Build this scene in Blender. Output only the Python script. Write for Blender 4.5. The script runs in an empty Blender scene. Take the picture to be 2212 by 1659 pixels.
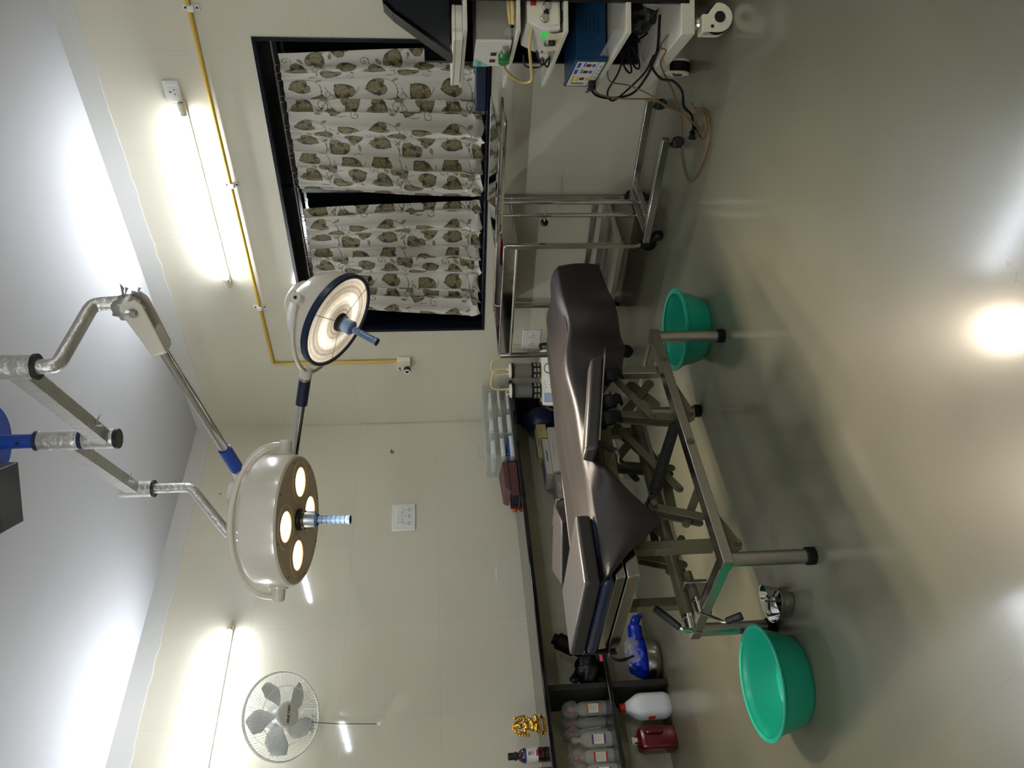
# An operating theatre photographed with the camera turned on its side.
# World frame: x runs along the window wall (north, y = 0), y runs along the
# counter wall (west, x = 0) with the room at y < 0, z is up.  Units are metres.
import bpy, math, random
import numpy as np
from mathutils import Matrix, Vector, Euler

random.seed(7)
rng = np.random.default_rng(11)
SC = bpy.context.scene
COL = SC.collection
PI = math.pi


def lin(c):
    c = c / 255.0
    return c / 12.92 if c <= 0.04045 else ((c + 0.055) / 1.055) ** 2.4


def rgb(r, g, b):
    return (lin(r), lin(g), lin(b), 1.0)


# ------------------------------------------------------------------ materials
def new_mat(name):
    m = bpy.data.materials.new(name)
    m.use_nodes = True
    nt = m.node_tree
    return m, nt, nt.nodes['Principled BSDF']


def pm(name, col, rough=0.5, metal=0.0, var=0.0, scale=8.0, bump=0.0, bscale=60.0,
       coat=0.0, trans=0.0, emit=None, estr=0.0, spec=None, sss=0.0, col2=None):
    """Principled material; var mixes in a second tone through noise."""
    m, nt, b = new_mat(name)
    c = rgb(*col)
    b.inputs['Base Color'].default_value = c
    b.inputs['Roughness'].default_value = rough
    b.inputs['Metallic'].default_value = metal
    b.inputs['Coat Weight'].default_value = coat
    b.inputs['Coat Roughness'].default_value = 0.08
    b.inputs['Transmission Weight'].default_value = trans
    if spec is not None:
        b.inputs['Specular IOR Level'].default_value = spec
    if sss:
        b.inputs['Subsurface Weight'].default_value = sss
        b.inputs['Subsurface Radius'].default_value = (0.02, 0.02, 0.02)
    if emit:
        b.inputs['Emission Color'].default_value = rgb(*emit)
        b.inputs['Emission Strength'].default_value = estr
    tc = nt.nodes.new('ShaderNodeTexCoord')
    if var > 0 or col2:
        n = nt.nodes.new('ShaderNodeTexNoise')
        n.inputs['Scale'].default_value = scale
        n.inputs['Detail'].default_value = 5
        nt.links.new(tc.outputs['Object'], n.inputs['Vector'])
        mx = nt.nodes.new('ShaderNodeMix')
        mx.data_type = 'RGBA'
        mx.inputs[6].default_value = c
        mx.inputs[7].default_value = rgb(*col2) if col2 else (c[0] * (1 - var), c[1] * (1 - var), c[2] * (1 - var), 1)
        nt.links.new(n.outputs['Fac'], mx.inputs[0])
        nt.links.new(mx.outputs[2], b.inputs['Base Color'])
    if bump > 0:
        n2 = nt.nodes.new('ShaderNodeTexNoise')
        n2.inputs['Scale'].default_value = bscale
        n2.inputs['Detail'].default_value = 4
        nt.links.new(tc.outputs['Object'], n2.inputs['Vector'])
        bp = nt.nodes.new('ShaderNodeBump')
        bp.inputs['Strength'].default_value = bump
        bp.inputs['Distance'].default_value = 0.01
        nt.links.new(n2.outputs['Fac'], bp.inputs['Height'])
        nt.links.new(bp.outputs['Normal'], b.inputs['Normal'])
    return m


def glass(name, col, rough=0.02, alpha=0.35):
    """Thin clear plastic: mix of transparent and glossy so light passes."""
    m, nt, b = new_mat(name)
    out = nt.nodes['Material Output']
    b.inputs['Base Color'].default_value = rgb(*col)
    b.inputs['Roughness'].default_value = rough
    tr = nt.nodes.new('ShaderNodeBsdfTransparent')
    tr.inputs['Color'].default_value = rgb(*[min(255, int(k * 0.25 + 190)) for k in col])
    fr = nt.nodes.new('ShaderNodeLayerWeight')
    fr.inputs['Blend'].default_value = 0.5
    pw = nt.nodes.new('ShaderNodeMath')
    pw.operation = 'POWER'
    pw.inputs[1].default_value = 4.0
    nt.links.new(fr.outputs['Facing'], pw.inputs[0])
    ad = nt.nodes.new('ShaderNodeMath')
    ad.operation = 'MULTIPLY_ADD'
    ad.use_clamp = True
    ad.inputs[1].default_value = 0.5
    ad.inputs[2].default_value = alpha
    nt.links.new(pw.outputs[0], ad.inputs[0])
    mx = nt.nodes.new('ShaderNodeMixShader')
    nt.links.new(ad.outputs[0], mx.inputs[0])
    nt.links.new(tr.outputs[0], mx.inputs[1])
    nt.links.new(b.outputs[0], mx.inputs[2])
    nt.links.new(mx.outputs[0], out.inputs['Surface'])
    return m


def tile_mat(name, axes, col, joint, rough, size=(0.607, 0.607), off=(0, 0), jw=0.0022, var=0.06, coat=0.0, bump=0.0):
    """Square tiles laid out in world metres; axes picks the two world axes."""
    m, nt, b = new_mat(name)
    tc = nt.nodes.new('ShaderNodeTexCoord')
    sp = nt.nodes.new('ShaderNodeSeparateXYZ')
    nt.links.new(tc.outputs['Object'], sp.inputs[0])
    cb = nt.nodes.new('ShaderNodeCombineXYZ')
    for k, a in enumerate(axes):
        ad = nt.nodes.new('ShaderNodeMath')
        ad.operation = 'ADD'
        ad.inputs[1].default_value = off[k]
        nt.links.new(sp.outputs[a], ad.inputs[0])
        nt.links.new(ad.outputs[0], cb.inputs[k])
    br = nt.nodes.new('ShaderNodeTexBrick')
    br.offset = 0.0
    br.inputs['Scale'].default_value = 1.0
    br.inputs['Brick Width'].default_value = size[0]
    br.inputs['Row Height'].default_value = size[1]
    br.inputs['Mortar Size'].default_value = jw
    br.inputs['Mortar Smooth'].default_value = 0.3
    br.inputs['Bias'].default_value = 0.0
    c = rgb(*col)
    br.inputs['Color1'].default_value = c
    br.inputs['Color2'].default_value = (c[0] * (1 - var), c[1] * (1 - var), c[2] * (1 - var), 1)
    br.inputs['Mortar'].default_value = rgb(*joint)
    nt.links.new(cb.outputs[0], br.inputs['Vector'])
    n = nt.nodes.new('ShaderNodeTexNoise')
    n.inputs['Scale'].default_value = 1.7
    n.inputs['Detail'].default_value = 6
    nt.links.new(tc.outputs['Object'], n.inputs['Vector'])
    mr = nt.nodes.new('ShaderNodeMapRange')
    mr.inputs['To Min'].default_value = 1.0 - var
    mr.inputs['To Max'].default_value = 1.0 + var
    nt.links.new(n.outputs['Fac'], mr.inputs['Value'])
    hs = nt.nodes.new('ShaderNodeHueSaturation')
    nt.links.new(mr.outputs[0], hs.inputs['Value'])
    nt.links.new(br.outputs['Color'], hs.inputs['Color'])
    nt.links.new(hs.outputs[0], b.inputs['Base Color'])
    b.inputs['Roughness'].default_value = rough
    b.inputs['Coat Weight'].default_value = coat
    b.inputs['Coat Roughness'].default_value = 0.13
    if bump:
        n2 = nt.nodes.new('ShaderNodeTexNoise')
        n2.inputs['Scale'].default_value = 90
        nt.links.new(tc.outputs['Object'], n2.inputs['Vector'])
        bp = nt.nodes.new('ShaderNodeBump')
        bp.inputs['Strength'].default_value = bump
        bp.inputs['Distance'].default_value = 0.002
        nt.links.new(n2.outputs['Fac'], bp.inputs['Height'])
        nt.links.new(bp.outputs['Normal'], b.inputs['Normal'])
        rr = nt.nodes.new('ShaderNodeMapRange')
        rr.inputs['To Min'].default_value = rough * 0.75
        rr.inputs['To Max'].default_value = rough * 1.3
        nt.links.new(n.outputs['Fac'], rr.inputs['Value'])
        nt.links.new(rr.outputs[0], b.inputs['Roughness'])
    return m


def emit_mat(name, col, strength):
    m = bpy.data.materials.new(name)
    m.use_nodes = True
    nt = m.node_tree
    nt.nodes.clear()
    o = nt.nodes.new('ShaderNodeOutputMaterial')
    e = nt.nodes.new('ShaderNodeEmission')
    e.inputs[0].default_value = rgb(*col)
    e.inputs[1].default_value = strength
    nt.links.new(e.outputs[0], o.inputs[0])
    return m


# --------------------------------------------------------------- mesh building
MATS = {}
WORLD = {}


def catmull(P, k=6, closed=False):
    P = [Vector(p) for p in P]
    n = len(P)
    out = []
    rngi = range(n if closed else n - 1)
    for i in rngi:
        if closed:
            p0, p1, p2, p3 = P[(i - 1) % n], P[i], P[(i + 1) % n], P[(i + 2) % n]
        else:
            p1, p2 = P[i], P[i + 1]
            p0 = P[i - 1] if i > 0 else p1 * 2 - p2
            p3 = P[i + 2] if i + 2 < n else p2 * 2 - p1
        for j in range(k):
            t = j / k
            out.append(0.5 * ((2 * p1) + (p2 - p0) * t + (2 * p0 - 5 * p1 + 4 * p2 - p3) * t * t
                              + (3 * p1 - p0 - 3 * p2 + p3) * t ** 3))
    if not closed:
        out.append(P[-1])
    return out


class MB:
    """Collects shapes; make() links them as one mesh object."""

    def __init__(s, T=None):
        s.v, s.f, s.m = [], [], []
        s.T = T or Matrix.Identity(4)
        s.mi = 0

    def add(s, verts, faces, M=None):
        o = len(s.v)
        X = s.T @ M if M is not None else s.T
        s.v += [X @ Vector(p) for p in verts]
        s.f += [tuple(i + o for i in fc) for fc in faces]
        s.m += [s.mi] * len(faces)
        return s

    def box(s, c, d, M=None, taper=1.0):
        x, y, z = d[0] / 2, d[1] / 2, d[2] / 2
        vs = []
        for k, (a, b2) in ((-1, (1, 1)), (1, (taper, taper))):
            for sx, sy in ((-1, -1), (1, -1), (1, 1), (-1, 1)):
                vs.append((c[0] + sx * x * a, c[1] + sy * y * b2, c[2] + k * z))
        return s.add(vs, [(3, 2, 1, 0), (4, 5, 6, 7), (0, 1, 5, 4), (1, 2, 6, 5), (2, 3, 7, 6), (3, 0, 4, 7)], M)

    def mm(s, a, b):
        return s.box([(a[i] + b[i]) / 2 for i in range(3)], [abs(b[i] - a[i]) for i in range(3)])

    def hexa(s, lo, hi):
        """lo, hi: four points each, same order."""
        return s.add(list(lo) + list(hi), [(3, 2, 1, 0), (4, 5, 6, 7), (0, 1, 5, 4), (1, 2, 6, 5), (2, 3, 7, 6), (3, 0, 4, 7)])

    def frame(s, d, up=(0, 0, 1)):
        d = Vector(d).normalized()
        u = Vector(up)
        if abs(d.dot(u)) > 0.98:
            u = Vector((1, 0, 0))
        a = d.cross(u).normalized()
        b = a.cross(d).normalized()
        return d, a, b

    def beam(s, p0, p1, w, h, up=(0, 0, 1)):
        p0, p1 = Vector(p0), Vector(p1)
        d, a, b = s.frame(p1 - p0, up)
        q = [(-1, -1), (1, -1), (1, 1), (-1, 1)]
        return s.hexa([p0 + a * x * w / 2 + b * y * h / 2 for x, y in q], [p1 + a * x * w / 2 + b * y * h / 2 for x, y in q])

    def cyl(s, p0, p1, r0, r1=None, n=20, caps=True):
        r1 = r0 if r1 is None else r1
        p0, p1 = Vector(p0), Vector(p1)
        d, a, b = s.frame(p1 - p0)
        vs = []
        for p, r in ((p0, r0), (p1, r1)):
            vs += [p + (a * math.cos(2 * PI * i / n) + b * math.sin(2 * PI * i / n)) * r for i in range(n)]
        fs = [(i, (i + 1) % n, n + (i + 1) % n, n + i) for i in range(n)]
        if caps:
            fs += [tuple(range(n - 1, -1, -1)), tuple(range(n, 2 * n))]
        return s.add(vs, fs)

    def tube(s, pts, r, n=10, k=0, closed=False, flat=1.0):
        P = catmull(pts, k, closed) if k else [Vector(p) for p in pts]
        m = len(P)
        rs = r if isinstance(r, (list, tuple)) else None
        vs, fs = [], []
        t0 = (P[1] - P[0]).normalized()
        _, a, b = s.frame(t0)
        for i in range(m):
            if closed:
                t = (P[(i + 1) % m] - P[i - 1]).normalized()
            else:
                t = (P[min(i + 1, m - 1)] - P[max(i - 1, 0)])
                t = t.normalized() if t.length > 1e-9 else t0
            a = (a - t * a.dot(t))
            a = a.normalized() if a.length > 1e-6 else s.frame(t)[1]
            b = t.cross(a)
            rr = rs[min(len(rs) - 1, int(i * (len(rs) - 1) / max(1, m - 1) + 0.5))] if rs else r
            vs += [P[i] + (a * math.cos(2 * PI * j / n) + b * math.sin(2 * PI * j / n) * flat) * rr for j in range(n)]
        seg = m if closed else m - 1
        for i in range(seg):
            i2 = (i + 1) % m
            fs += [(i * n + j, i * n + (j + 1) % n, i2 * n + (j + 1) % n, i2 * n + j) for j in range(n)]
        if not closed:
            fs += [tuple(range(n - 1, -1, -1)), tuple((m - 1) * n + j for j in range(n))]
        return s.add(vs, fs)

    def lathe(s, prof, c=(0, 0, 0), n=40, M=None, sx=1.0, sy=1.0, cap0=False, cap1=False):
        vs, fs = [], []
        for r, z in prof:
            vs += [(c[0] + r * sx * math.cos(2 * PI * i / n), c[1] + r * sy * math.sin(2 * PI * i / n), c[2] + z) for i in range(n)]
        for k in range(len(prof) - 1):
            fs += [(k * n + i, k * n + (i + 1) % n, (k + 1) * n + (i + 1) % n, (k + 1) * n + i) for i in range(n)]
        if cap0:
            fs.append(tuple(range(n - 1, -1, -1)))
        if cap1:
            fs.append(tuple((len(prof) - 1) * n + i for i in range(n)))
        return s.add(vs, fs, M)

    def prism(s, poly, o, A, B, N, depth):
        """poly in (a, b) on axes A, B from o, extruded along N."""
        o, A, B, N = Vector(o), Vector(A), Vector(B), Vector(N)
        n = len(poly)
        vs = [o + A * a + B * b for a, b in poly] + [o + A * a + B * b + N * depth for a, b in poly]
        fs = [tuple(range(n - 1, -1, -1)), tuple(range(n, 2 * n))] + [(i, (i + 1) % n, n + (i + 1) % n, n + i) for i in range(n)]
        return s.add(vs, fs)

    def sph(s, c, r, n=16, m=10, M=None, warp=None):
        r = (r, r, r) if isinstance(r, (int, float)) else r
        vs = []
        for i in range(m + 1):
            th = PI * i / m
            for j in range(n):
                ph = 2 * PI * j / n
                p = Vector((math.sin(th) * math.cos(ph), math.sin(th) * math.sin(ph), math.cos(th)))
                k = warp(p) if warp else 1.0
                vs.append((c[0] + p.x * r[0] * k, c[1] + p.y * r[1] * k, c[2] + p.z * r[2] * k))
        fs = [(i * n + j, (i + 1) * n + j, (i + 1) * n + (j + 1) % n, i * n + (j + 1) % n) for i in range(m) for j in range(n)]
        return s.add(vs, fs, M)

    def grid(s, fn, nu, nv, M=None):
        vs = [fn(i / nu, j / nv) for i in range(nu + 1) for j in range(nv + 1)]
        w = nv + 1
        fs = [(i * w + j, (i + 1) * w + j, (i + 1) * w + j + 1, i * w + j + 1) for i in range(nu) for j in range(nv)]
        return s.add(vs, fs, M)

    def make(s, name, mat, parent=None, bevel=0.0, smooth=True, ang=35, loc=None, solid=0.0, sub=0, seg=2):
        me = bpy.data.meshes.new(name)
        if parent is not None:
            X = WORLD[parent].inverted()
        else:
            if loc is None and s.v:
                xs = [p.x for p in s.v]; ys = [p.y for p in s.v]; zs = [p.z for p in s.v]
                loc = ((min(xs) + max(xs)) / 2, (min(ys) + max(ys)) / 2, min(zs))
            X = Matrix.Translation(Vector(loc)).inverted()
        me.from_pydata([X @ p for p in s.v], [], s.f)
        ml = mat if isinstance(mat, (list, tuple)) else [mat]
        for q in ml:
            me.materials.append(MATS[q] if isinstance(q, str) else q)
        if len(ml) > 1:
            me.polygons.foreach_set('material_index', s.m)
        me.update()
        o = bpy.data.objects.new(name, me)
        COL.objects.link(o)
        if smooth:
            me.shade_smooth()
            me.set_sharp_from_angle(angle=math.radians(ang))
        if parent is not None:
            o.parent = parent
            WORLD[o] = WORLD[parent]
        else:
            o.location = loc
            WORLD[o] = Matrix.Translation(Vector(loc))
        if solid:
            md = o.modifiers.new('thickness', 'SOLIDIFY')
            md.thickness = solid
            md.offset = 0
        if sub:
            md = o.modifiers.new('smooth', 'SUBSURF')
            md.levels = md.render_levels = sub
        if bevel:
            md = o.modifiers.new('edge', 'BEVEL')
            md.width = bevel
            md.segments = seg
            md.limit_method = 'ANGLE'
            md.angle_limit = math.radians(40)
            md.harden_normals = False
        return o


def tag(o, label, cat, group=None, kind=None):
    o['label'] = label
    o['category'] = cat
    if group:
        o['group'] = group
    if kind:
        o['kind'] = kind
    return o


def thing(name, label, cat, loc=(0, 0, 0), rotz=0.0, group=None):
    o = bpy.data.objects.new(name, None)
    o.empty_display_size = 0.05
    COL.objects.link(o)
    o.location = loc
    o.rotation_euler = (0, 0, rotz)
    WORLD[o] = Matrix.Translation(Vector(loc)) @ Matrix.Rotation(rotz, 4, 'Z')
    return tag(o, label, cat, group)


def struct(o):
    o['kind'] = 'structure'
    return o


def copy_tree(o, loc, label, rotz=None):
    c = o.copy()
    COL.objects.link(c)
    c.location = loc
    if rotz is not None:
        c.rotation_euler = (0, 0, rotz)
    c['label'] = label
    for ch in list(o.children):
        d = ch.copy()
        COL.objects.link(d)
        d.parent = c
        for g in list(ch.children):
            e = g.copy()
            COL.objects.link(e)
            e.parent = d
    return c


def text(body, size, M, mat, name, parent, ext=0.0006, align='CENTER', shear=0.0, sx=1.0):
    cu = bpy.data.curves.new(name, 'FONT')
    cu.body = body
    cu.size = size
    cu.extrude = ext
    cu.align_x = align
    cu.align_y = 'CENTER'
    cu.shear = shear
    cu.offset = size * 0.012
    tmp = bpy.data.objects.new(name, cu)
    COL.objects.link(tmp)
    dg = bpy.context.evaluated_depsgraph_get()
    me = bpy.data.meshes.new_from_object(tmp.evaluated_get(dg))
    bpy.data.objects.remove(tmp)
    X = WORLD[parent].inverted() @ M @ Matrix.Diagonal((sx, 1, 1, 1))
    me.transform(X)
    me.materials.clear()
    me.materials.append(MATS[mat])
    o = bpy.data.objects.new(name, me)
    COL.objects.link(o)
    o.parent = parent
    WORLD[o] = WORLD[parent]
    return o


def axes(o, x, y, z):
    return Matrix(((x[0], y[0], z[0], o[0]), (x[1], y[1], z[1], o[1]), (x[2], y[2], z[2], o[2]), (0, 0, 0, 1)))
# ------------------------------------------------------------------ materials
MATS.update(
    wall_n=tile_mat('wall tiles north', ('X', 'Z'), (214, 208, 186), (202, 194, 174), 0.05, off=(0.0253, 0.47), var=0.03, jw=0.0016),
    wall_w=tile_mat('wall tiles west', ('Y', 'Z'), (214, 208, 186), (202, 194, 174), 0.05, off=(-0.029, 0.47), var=0.03, jw=0.0016),
    wall_p=pm('wall plaster', (206, 204, 196), 0.6, var=0.05, scale=3, bump=0.05, bscale=30),
    ceil=pm('ceiling paint', (202, 202, 204), 0.65, var=0.04, scale=2, bump=0.04, bscale=40),
    floor=tile_mat('floor vinyl', ('X', 'Y'), (108, 107, 88), (99, 97, 80), 0.3, size=(0.61, 1.22), off=(-0.105, 0.02), jw=0.0009, var=0.05, bump=0.04, coat=0.5),
    granite=pm('black granite', (22, 22, 26), 0.08, var=0.5, scale=140, coat=0.3),
    granite_raw=pm('black granite unpolished', (34, 34, 34), 0.45, var=0.5, scale=60, bump=0.1),
    lining=pm('window lining', (15, 19, 31), 0.24, var=0.3, scale=60, spec=0.25),
    glass_dark=pm('window glass at night', (16, 19, 20), 0.08),
    steel=pm('stainless steel', (190, 188, 182), 0.16, 1.0, var=0.08, scale=30),
    steel_b=pm('brushed steel', (176, 172, 164), 0.3, 1.0, var=0.1, scale=20),
    chrome=pm('chrome', (214, 214, 212), 0.06, 1.0),
    foil=pm('silver foil tape', (208, 205, 198), 0.38, 0.85, var=0.1, scale=14, bump=0.6, bscale=34),
    alu=pm('ribbed aluminium', (206, 204, 198), 0.42, 0.85, var=0.12, scale=12),
    rodsteel=pm('dull rod steel', (120, 116, 110), 0.4, 1.0, var=0.1, scale=20),
    rubber=pm('black rubber', (9, 9, 10), 0.65, var=0.2, scale=40, spec=0.25),
    black=pm('black plastic', (20, 20, 22), 0.4, var=0.2, scale=30),
    blackgloss=pm('black gloss laminate', (10, 10, 12), 0.22, var=0.2, scale=20),
    blue=pm('blue painted metal', (22, 62, 150), 0.34, var=0.12, scale=14),
    navy=pm('navy plastic', (20, 36, 66), 0.35, var=0.15, scale=14),
    lampwhite=pm('lamp enamel ivory', (222, 214, 198), 0.22, var=0.03, scale=6, coat=0.4),
    lampface=pm('lamp face satin', (228, 204, 174), 0.25, 0.0, var=0.06, scale=6),
    handle=pm('anodised light blue', (132, 158, 196), 0.3, 0.7, var=0.1, scale=40),
    white=pm('white plastic', (232, 231, 222), 0.32, var=0.03, scale=10),
    cream=pm('cream plastic', (230, 223, 196), 0.4, var=0.05, scale=10),
    yellow=pm('yellow conduit', (214, 176, 60), 0.38, var=0.12, scale=9),
    green=pm('green basin plastic', (30, 174, 142), 0.3, var=0.05, scale=5, sss=0.05),
    leather=pm('brown rexine', (30, 24, 23), 0.36, var=0.12, scale=9, bump=0.12, bscale=500),
    leather2=pm('dark grey rexine', (46, 42, 42), 0.36, var=0.1, scale=9, bump=0.12, bscale=500),
    navyfab=pm('navy rexine', (30, 38, 66), 0.3, var=0.15, scale=9, bump=0.1, bscale=300),
    olive=pm('olive grey enamel', (96, 91, 68), 0.42, var=0.1, scale=10),
    spring=pm('spring steel', (70, 70, 68), 0.45, 0.6),
    card=pm('kraft card', (196, 180, 150), 0.7, var=0.1, scale=8),
    whitecard=pm('white card', (206, 200, 184), 0.6, var=0.06, scale=8),
    greycard=pm('grey card', (150, 146, 134), 0.65, var=0.08, scale=8),
    yellowcard=pm('pale yellow card', (206, 194, 132), 0.6, var=0.08, scale=8),
    tealcard=pm('teal card', (16, 108, 118), 0.5, var=0.08, scale=8),
    bluecard=pm('blue card', (24, 110, 176), 0.5, var=0.08, scale=8),
    maroon=pm('maroon card', (92, 56, 52), 0.55, var=0.1, scale=8),
    orange=pm('orange plastic', (222, 96, 38), 0.45),
    red=pm('red plastic', (190, 30, 30), 0.45),
    pink=pm('pink card', (226, 70, 120), 0.5),
    darkred=pm('dark red plastic', (96, 12, 26), 0.2, var=0.2, scale=6, coat=0.3),
    milk=pm('milky white plastic', (214, 220, 226), 0.4, var=0.03, sss=0.1),
    amber=pm('brown bottle glass', (44, 18, 20), 0.1, coat=0.4),
    amber2=pm('amber bottle glass', (150, 70, 30), 0.15, coat=0.4),
    gold=pm('gold plated metal', (240, 196, 92), 0.22, 1.0, var=0.2, scale=40),
    label=pm('printed label', (228, 226, 214), 0.5),
    ink=pm('dark print', (24, 26, 40), 0.5),
    blueink=pm('blue print', (40, 76, 170), 0.5),
    yellowink=pm('yellow print', (216, 190, 70), 0.5),
    redink=pm('red print', (190, 40, 36), 0.5),
    purpleink=pm('purple print', (96, 40, 120), 0.5),
    greenink=pm('green print', (40, 120, 60), 0.5),
    maroondisp=pm('dark red display', (84, 12, 34), 0.2),
    blueprint=pm('pale blue print', (150, 160, 182), 0.45),
    tealprint=pm('pale teal print', (140, 196, 190), 0.45),
    greendisp=pm('green lit display', (20, 130, 40), 0.3, emit=(30, 190, 60), estr=0.4),
    shelfw=pm('white laminate shelf', (214, 208, 188), 0.42, var=0.05, scale=6),
    devgrey=pm('light grey casing', (150, 146, 132), 0.45, var=0.05, scale=8),
    devwhite=pm('white casing', (226, 222, 208), 0.35, var=0.04, scale=8),
    devblue=pm('dark blue casing', (18, 66, 104), 0.35, var=0.1, scale=8),
    devdark=pm('charcoal casing', (44, 46, 48), 0.4, var=0.1, scale=8),
    hose=pm('yellowed clear hose', (222, 196, 128), 0.25, var=0.1, scale=10),
    lead=pm('brown lead', (128, 92, 48), 0.45, var=0.2, scale=12),
    paper=pm('cream paper', (224, 212, 178), 0.7, var=0.08, scale=14),
    bluebag=pm('blue plastic film', (20, 50, 190), 0.25, var=0.4, scale=10, bump=0.6, bscale=26),
    blackbag=pm('black polythene', (8, 9, 10), 0.4, var=0.3, scale=10, bump=0.6, bscale=30),
    fanhub=pm('light grey fan hub', (222, 219, 206), 0.4),
    fanblade=pm('grey translucent fan blade', (186, 188, 184), 0.35, var=0.05),
    acrylic=glass('clear acrylic', (226, 230, 226), 0.03, 0.1),
    clearbot=glass('clear bottle plastic', (238, 240, 236), 0.08, 0.3),
    jarglass=glass('smoky jar', (150, 150, 138), 0.06, 0.5),
    film=glass('clear wrap film', (230, 230, 230), 0.1, 0.28),
    smoke=glass('smoked acrylic', (60, 70, 76), 0.08, 0.6),
    tube_on=emit_mat('lit fluorescent tube', (236, 243, 255), 88.0),
    lens_on=emit_mat('lit lamp bulb', (255, 232, 190), 8.0),
)


def lens_material(name, base, ring, s0, s1):
    """Big reflector lamp: rings of the fresnel glass glow unevenly."""
    m = bpy.data.materials.new(name)
    m.use_nodes = True
    nt = m.node_tree
    nt.nodes.clear()
    o = nt.nodes.new('ShaderNodeOutputMaterial')
    at = nt.nodes.new('ShaderNodeAttribute')
    at.attribute_name = 'glow'
    tc = nt.nodes.new('ShaderNodeTexCoord')
    n = nt.nodes.new('ShaderNodeTexNoise')
    n.inputs['Scale'].default_value = 40
    nt.links.new(tc.outputs['Object'], n.inputs['Vector'])
    mr = nt.nodes.new('ShaderNodeMapRange')
    mr.inputs['To Min'].default_value = 0.72
    mr.inputs['To Max'].default_value = 1.25
    nt.links.new(n.outputs['Fac'], mr.inputs['Value'])
    mul = nt.nodes.new('ShaderNodeMath')
    mul.operation = 'MULTIPLY'
    nt.links.new(at.outputs['Fac'], mul.inputs[0])
    nt.links.new(mr.outputs[0], mul.inputs[1])
    mp = nt.nodes.new('ShaderNodeMapRange')
    mp.inputs['To Min'].default_value = s0
    mp.inputs['To Max'].default_value = s1
    nt.links.new(mul.outputs[0], mp.inputs['Value'])
    mx = nt.nodes.new('ShaderNodeMix')
    mx.data_type = 'RGBA'
    mx.inputs[6].default_value = rgb(*base)
    mx.inputs[7].default_value = rgb(*ring)
    nt.links.new(mul.outputs[0], mx.inputs[0])
    e = nt.nodes.new('ShaderNodeEmission')
    nt.links.new(mx.outputs[2], e.inputs[0])
    nt.links.new(mp.outputs[0], e.inputs[1])
    g = nt.nodes.new('ShaderNodeBsdfGlossy')
    g.inputs['Roughness'].default_value = 0.1
    g.inputs['Color'].default_value = (0.06, 0.06, 0.06, 1)
    ad = nt.nodes.new('ShaderNodeAddShader')
    nt.links.new(e.outputs[0], ad.inputs[0])
    nt.links.new(g.outputs[0], ad.inputs[1])
    nt.links.new(ad.outputs[0], o.inputs[0])
    return m


MATS['lens_warm'] = pm('lit reflector cup', (250, 226, 176), 0.2, 0.6, emit=(255, 222, 160), estr=1.3)
MATS['lens_big'] = lens_material('lit ringed lamp glass', (240, 218, 186), (255, 244, 220), 0.1, 0.8)

# ------------------------------------------------------------------ room shell
RX, RY, RZ = 7.2, -6.0, 3.25          # far sides of the room, ceiling height
TZ = 3.13                              # top edge of the wall tiles
WX0, WX1, WZ0, WZ1, WD = 0.985, 3.09, 0.972, 2.272, 0.22   # window recess

b = MB(); b.mm((-0.1, RY - 0.1, -0.1), (RX + 0.1, 0.1, 0)); struct(b.make('floor', 'floor', loc=(0, 0, 0), smooth=False))
b = MB(); b.mm((-0.1, RY - 0.1, RZ), (RX + 0.1, 0.1, RZ + 0.1)); struct(b.make('ceiling', 'ceil', loc=(0, 0, 0), smooth=False))
b = MB(); b.mm((-0.1, RY, 0), (0, 0, TZ)); struct(b.make('wall_west', 'wall_w', loc=(0, 0, 0), smooth=False))
b = MB()
b.mm((-0.1, 0, 0), (WX0, 0.26, TZ)); b.mm((WX1, 0, 0), (RX, 0.26, TZ))
b.mm((WX0, 0, 0), (WX1, 0.26, WZ0)); b.mm((WX0, 0, WZ1), (WX1, 0.26, TZ))
struct(b.make('wall_north', 'wall_n', loc=(0, 0, 0), smooth=False))
b = MB(); b.mm((RX, RY, 0), (RX + 0.1, 0, TZ)); struct(b.make('wall_east', 'wall_w', loc=(0, 0, 0), smooth=False))
b = MB(); b.mm((0, RY - 0.1, 0), (RX, RY, TZ)); struct(b.make('wall_south', 'wall_n', loc=(0, 0, 0), smooth=False))


def ragged(n, amp):
    return [amp * (random.random() ** 2) for _ in range(n)]


# painted strip above the tiles, set 8 mm back, with a ragged plaster line
def strip(name, p0, p1, nrm):
    p0, p1, nrm = Vector(p0), Vector(p1), Vector(nrm)
    n = 90
    rg = ragged(n + 1, 0.012)
    b = MB()
    vs, fs = [], []
    for i in range(n + 1):
        p = p0.lerp(p1, i / n)
        for z, d in ((TZ - 0.004 - rg[i], 0.004), (RZ + 0.01, 0.012), (RZ + 0.01, -0.05), (TZ - 0.004 - rg[i], -0.05)):
            vs.append((p.x + nrm.x * d, p.y + nrm.y * d, z))
    for i in range(n):
        for k in range(4):
            fs.append((i * 4 + k, i * 4 + (k + 1) % 4, i * 4 + 4 + (k + 1) % 4, i * 4 + 4 + k))
    b.add(vs, fs)
    return struct(b.make(name, 'wall_p', loc=(0, 0, 0), ang=30))


strip('trim_1', (0, 0, 0), (RX, 0, 0), (0, -1, 0))
strip('trim_2', (0, RY, 0), (0, 0, 0), (1, 0, 0))
strip('trim_3', (RX, RY, 0), (RX, 0, 0), (-1, 0, 0))
strip('trim_4', (0, RY, 0), (RX, RY, 0), (0, 1, 0))

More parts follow.
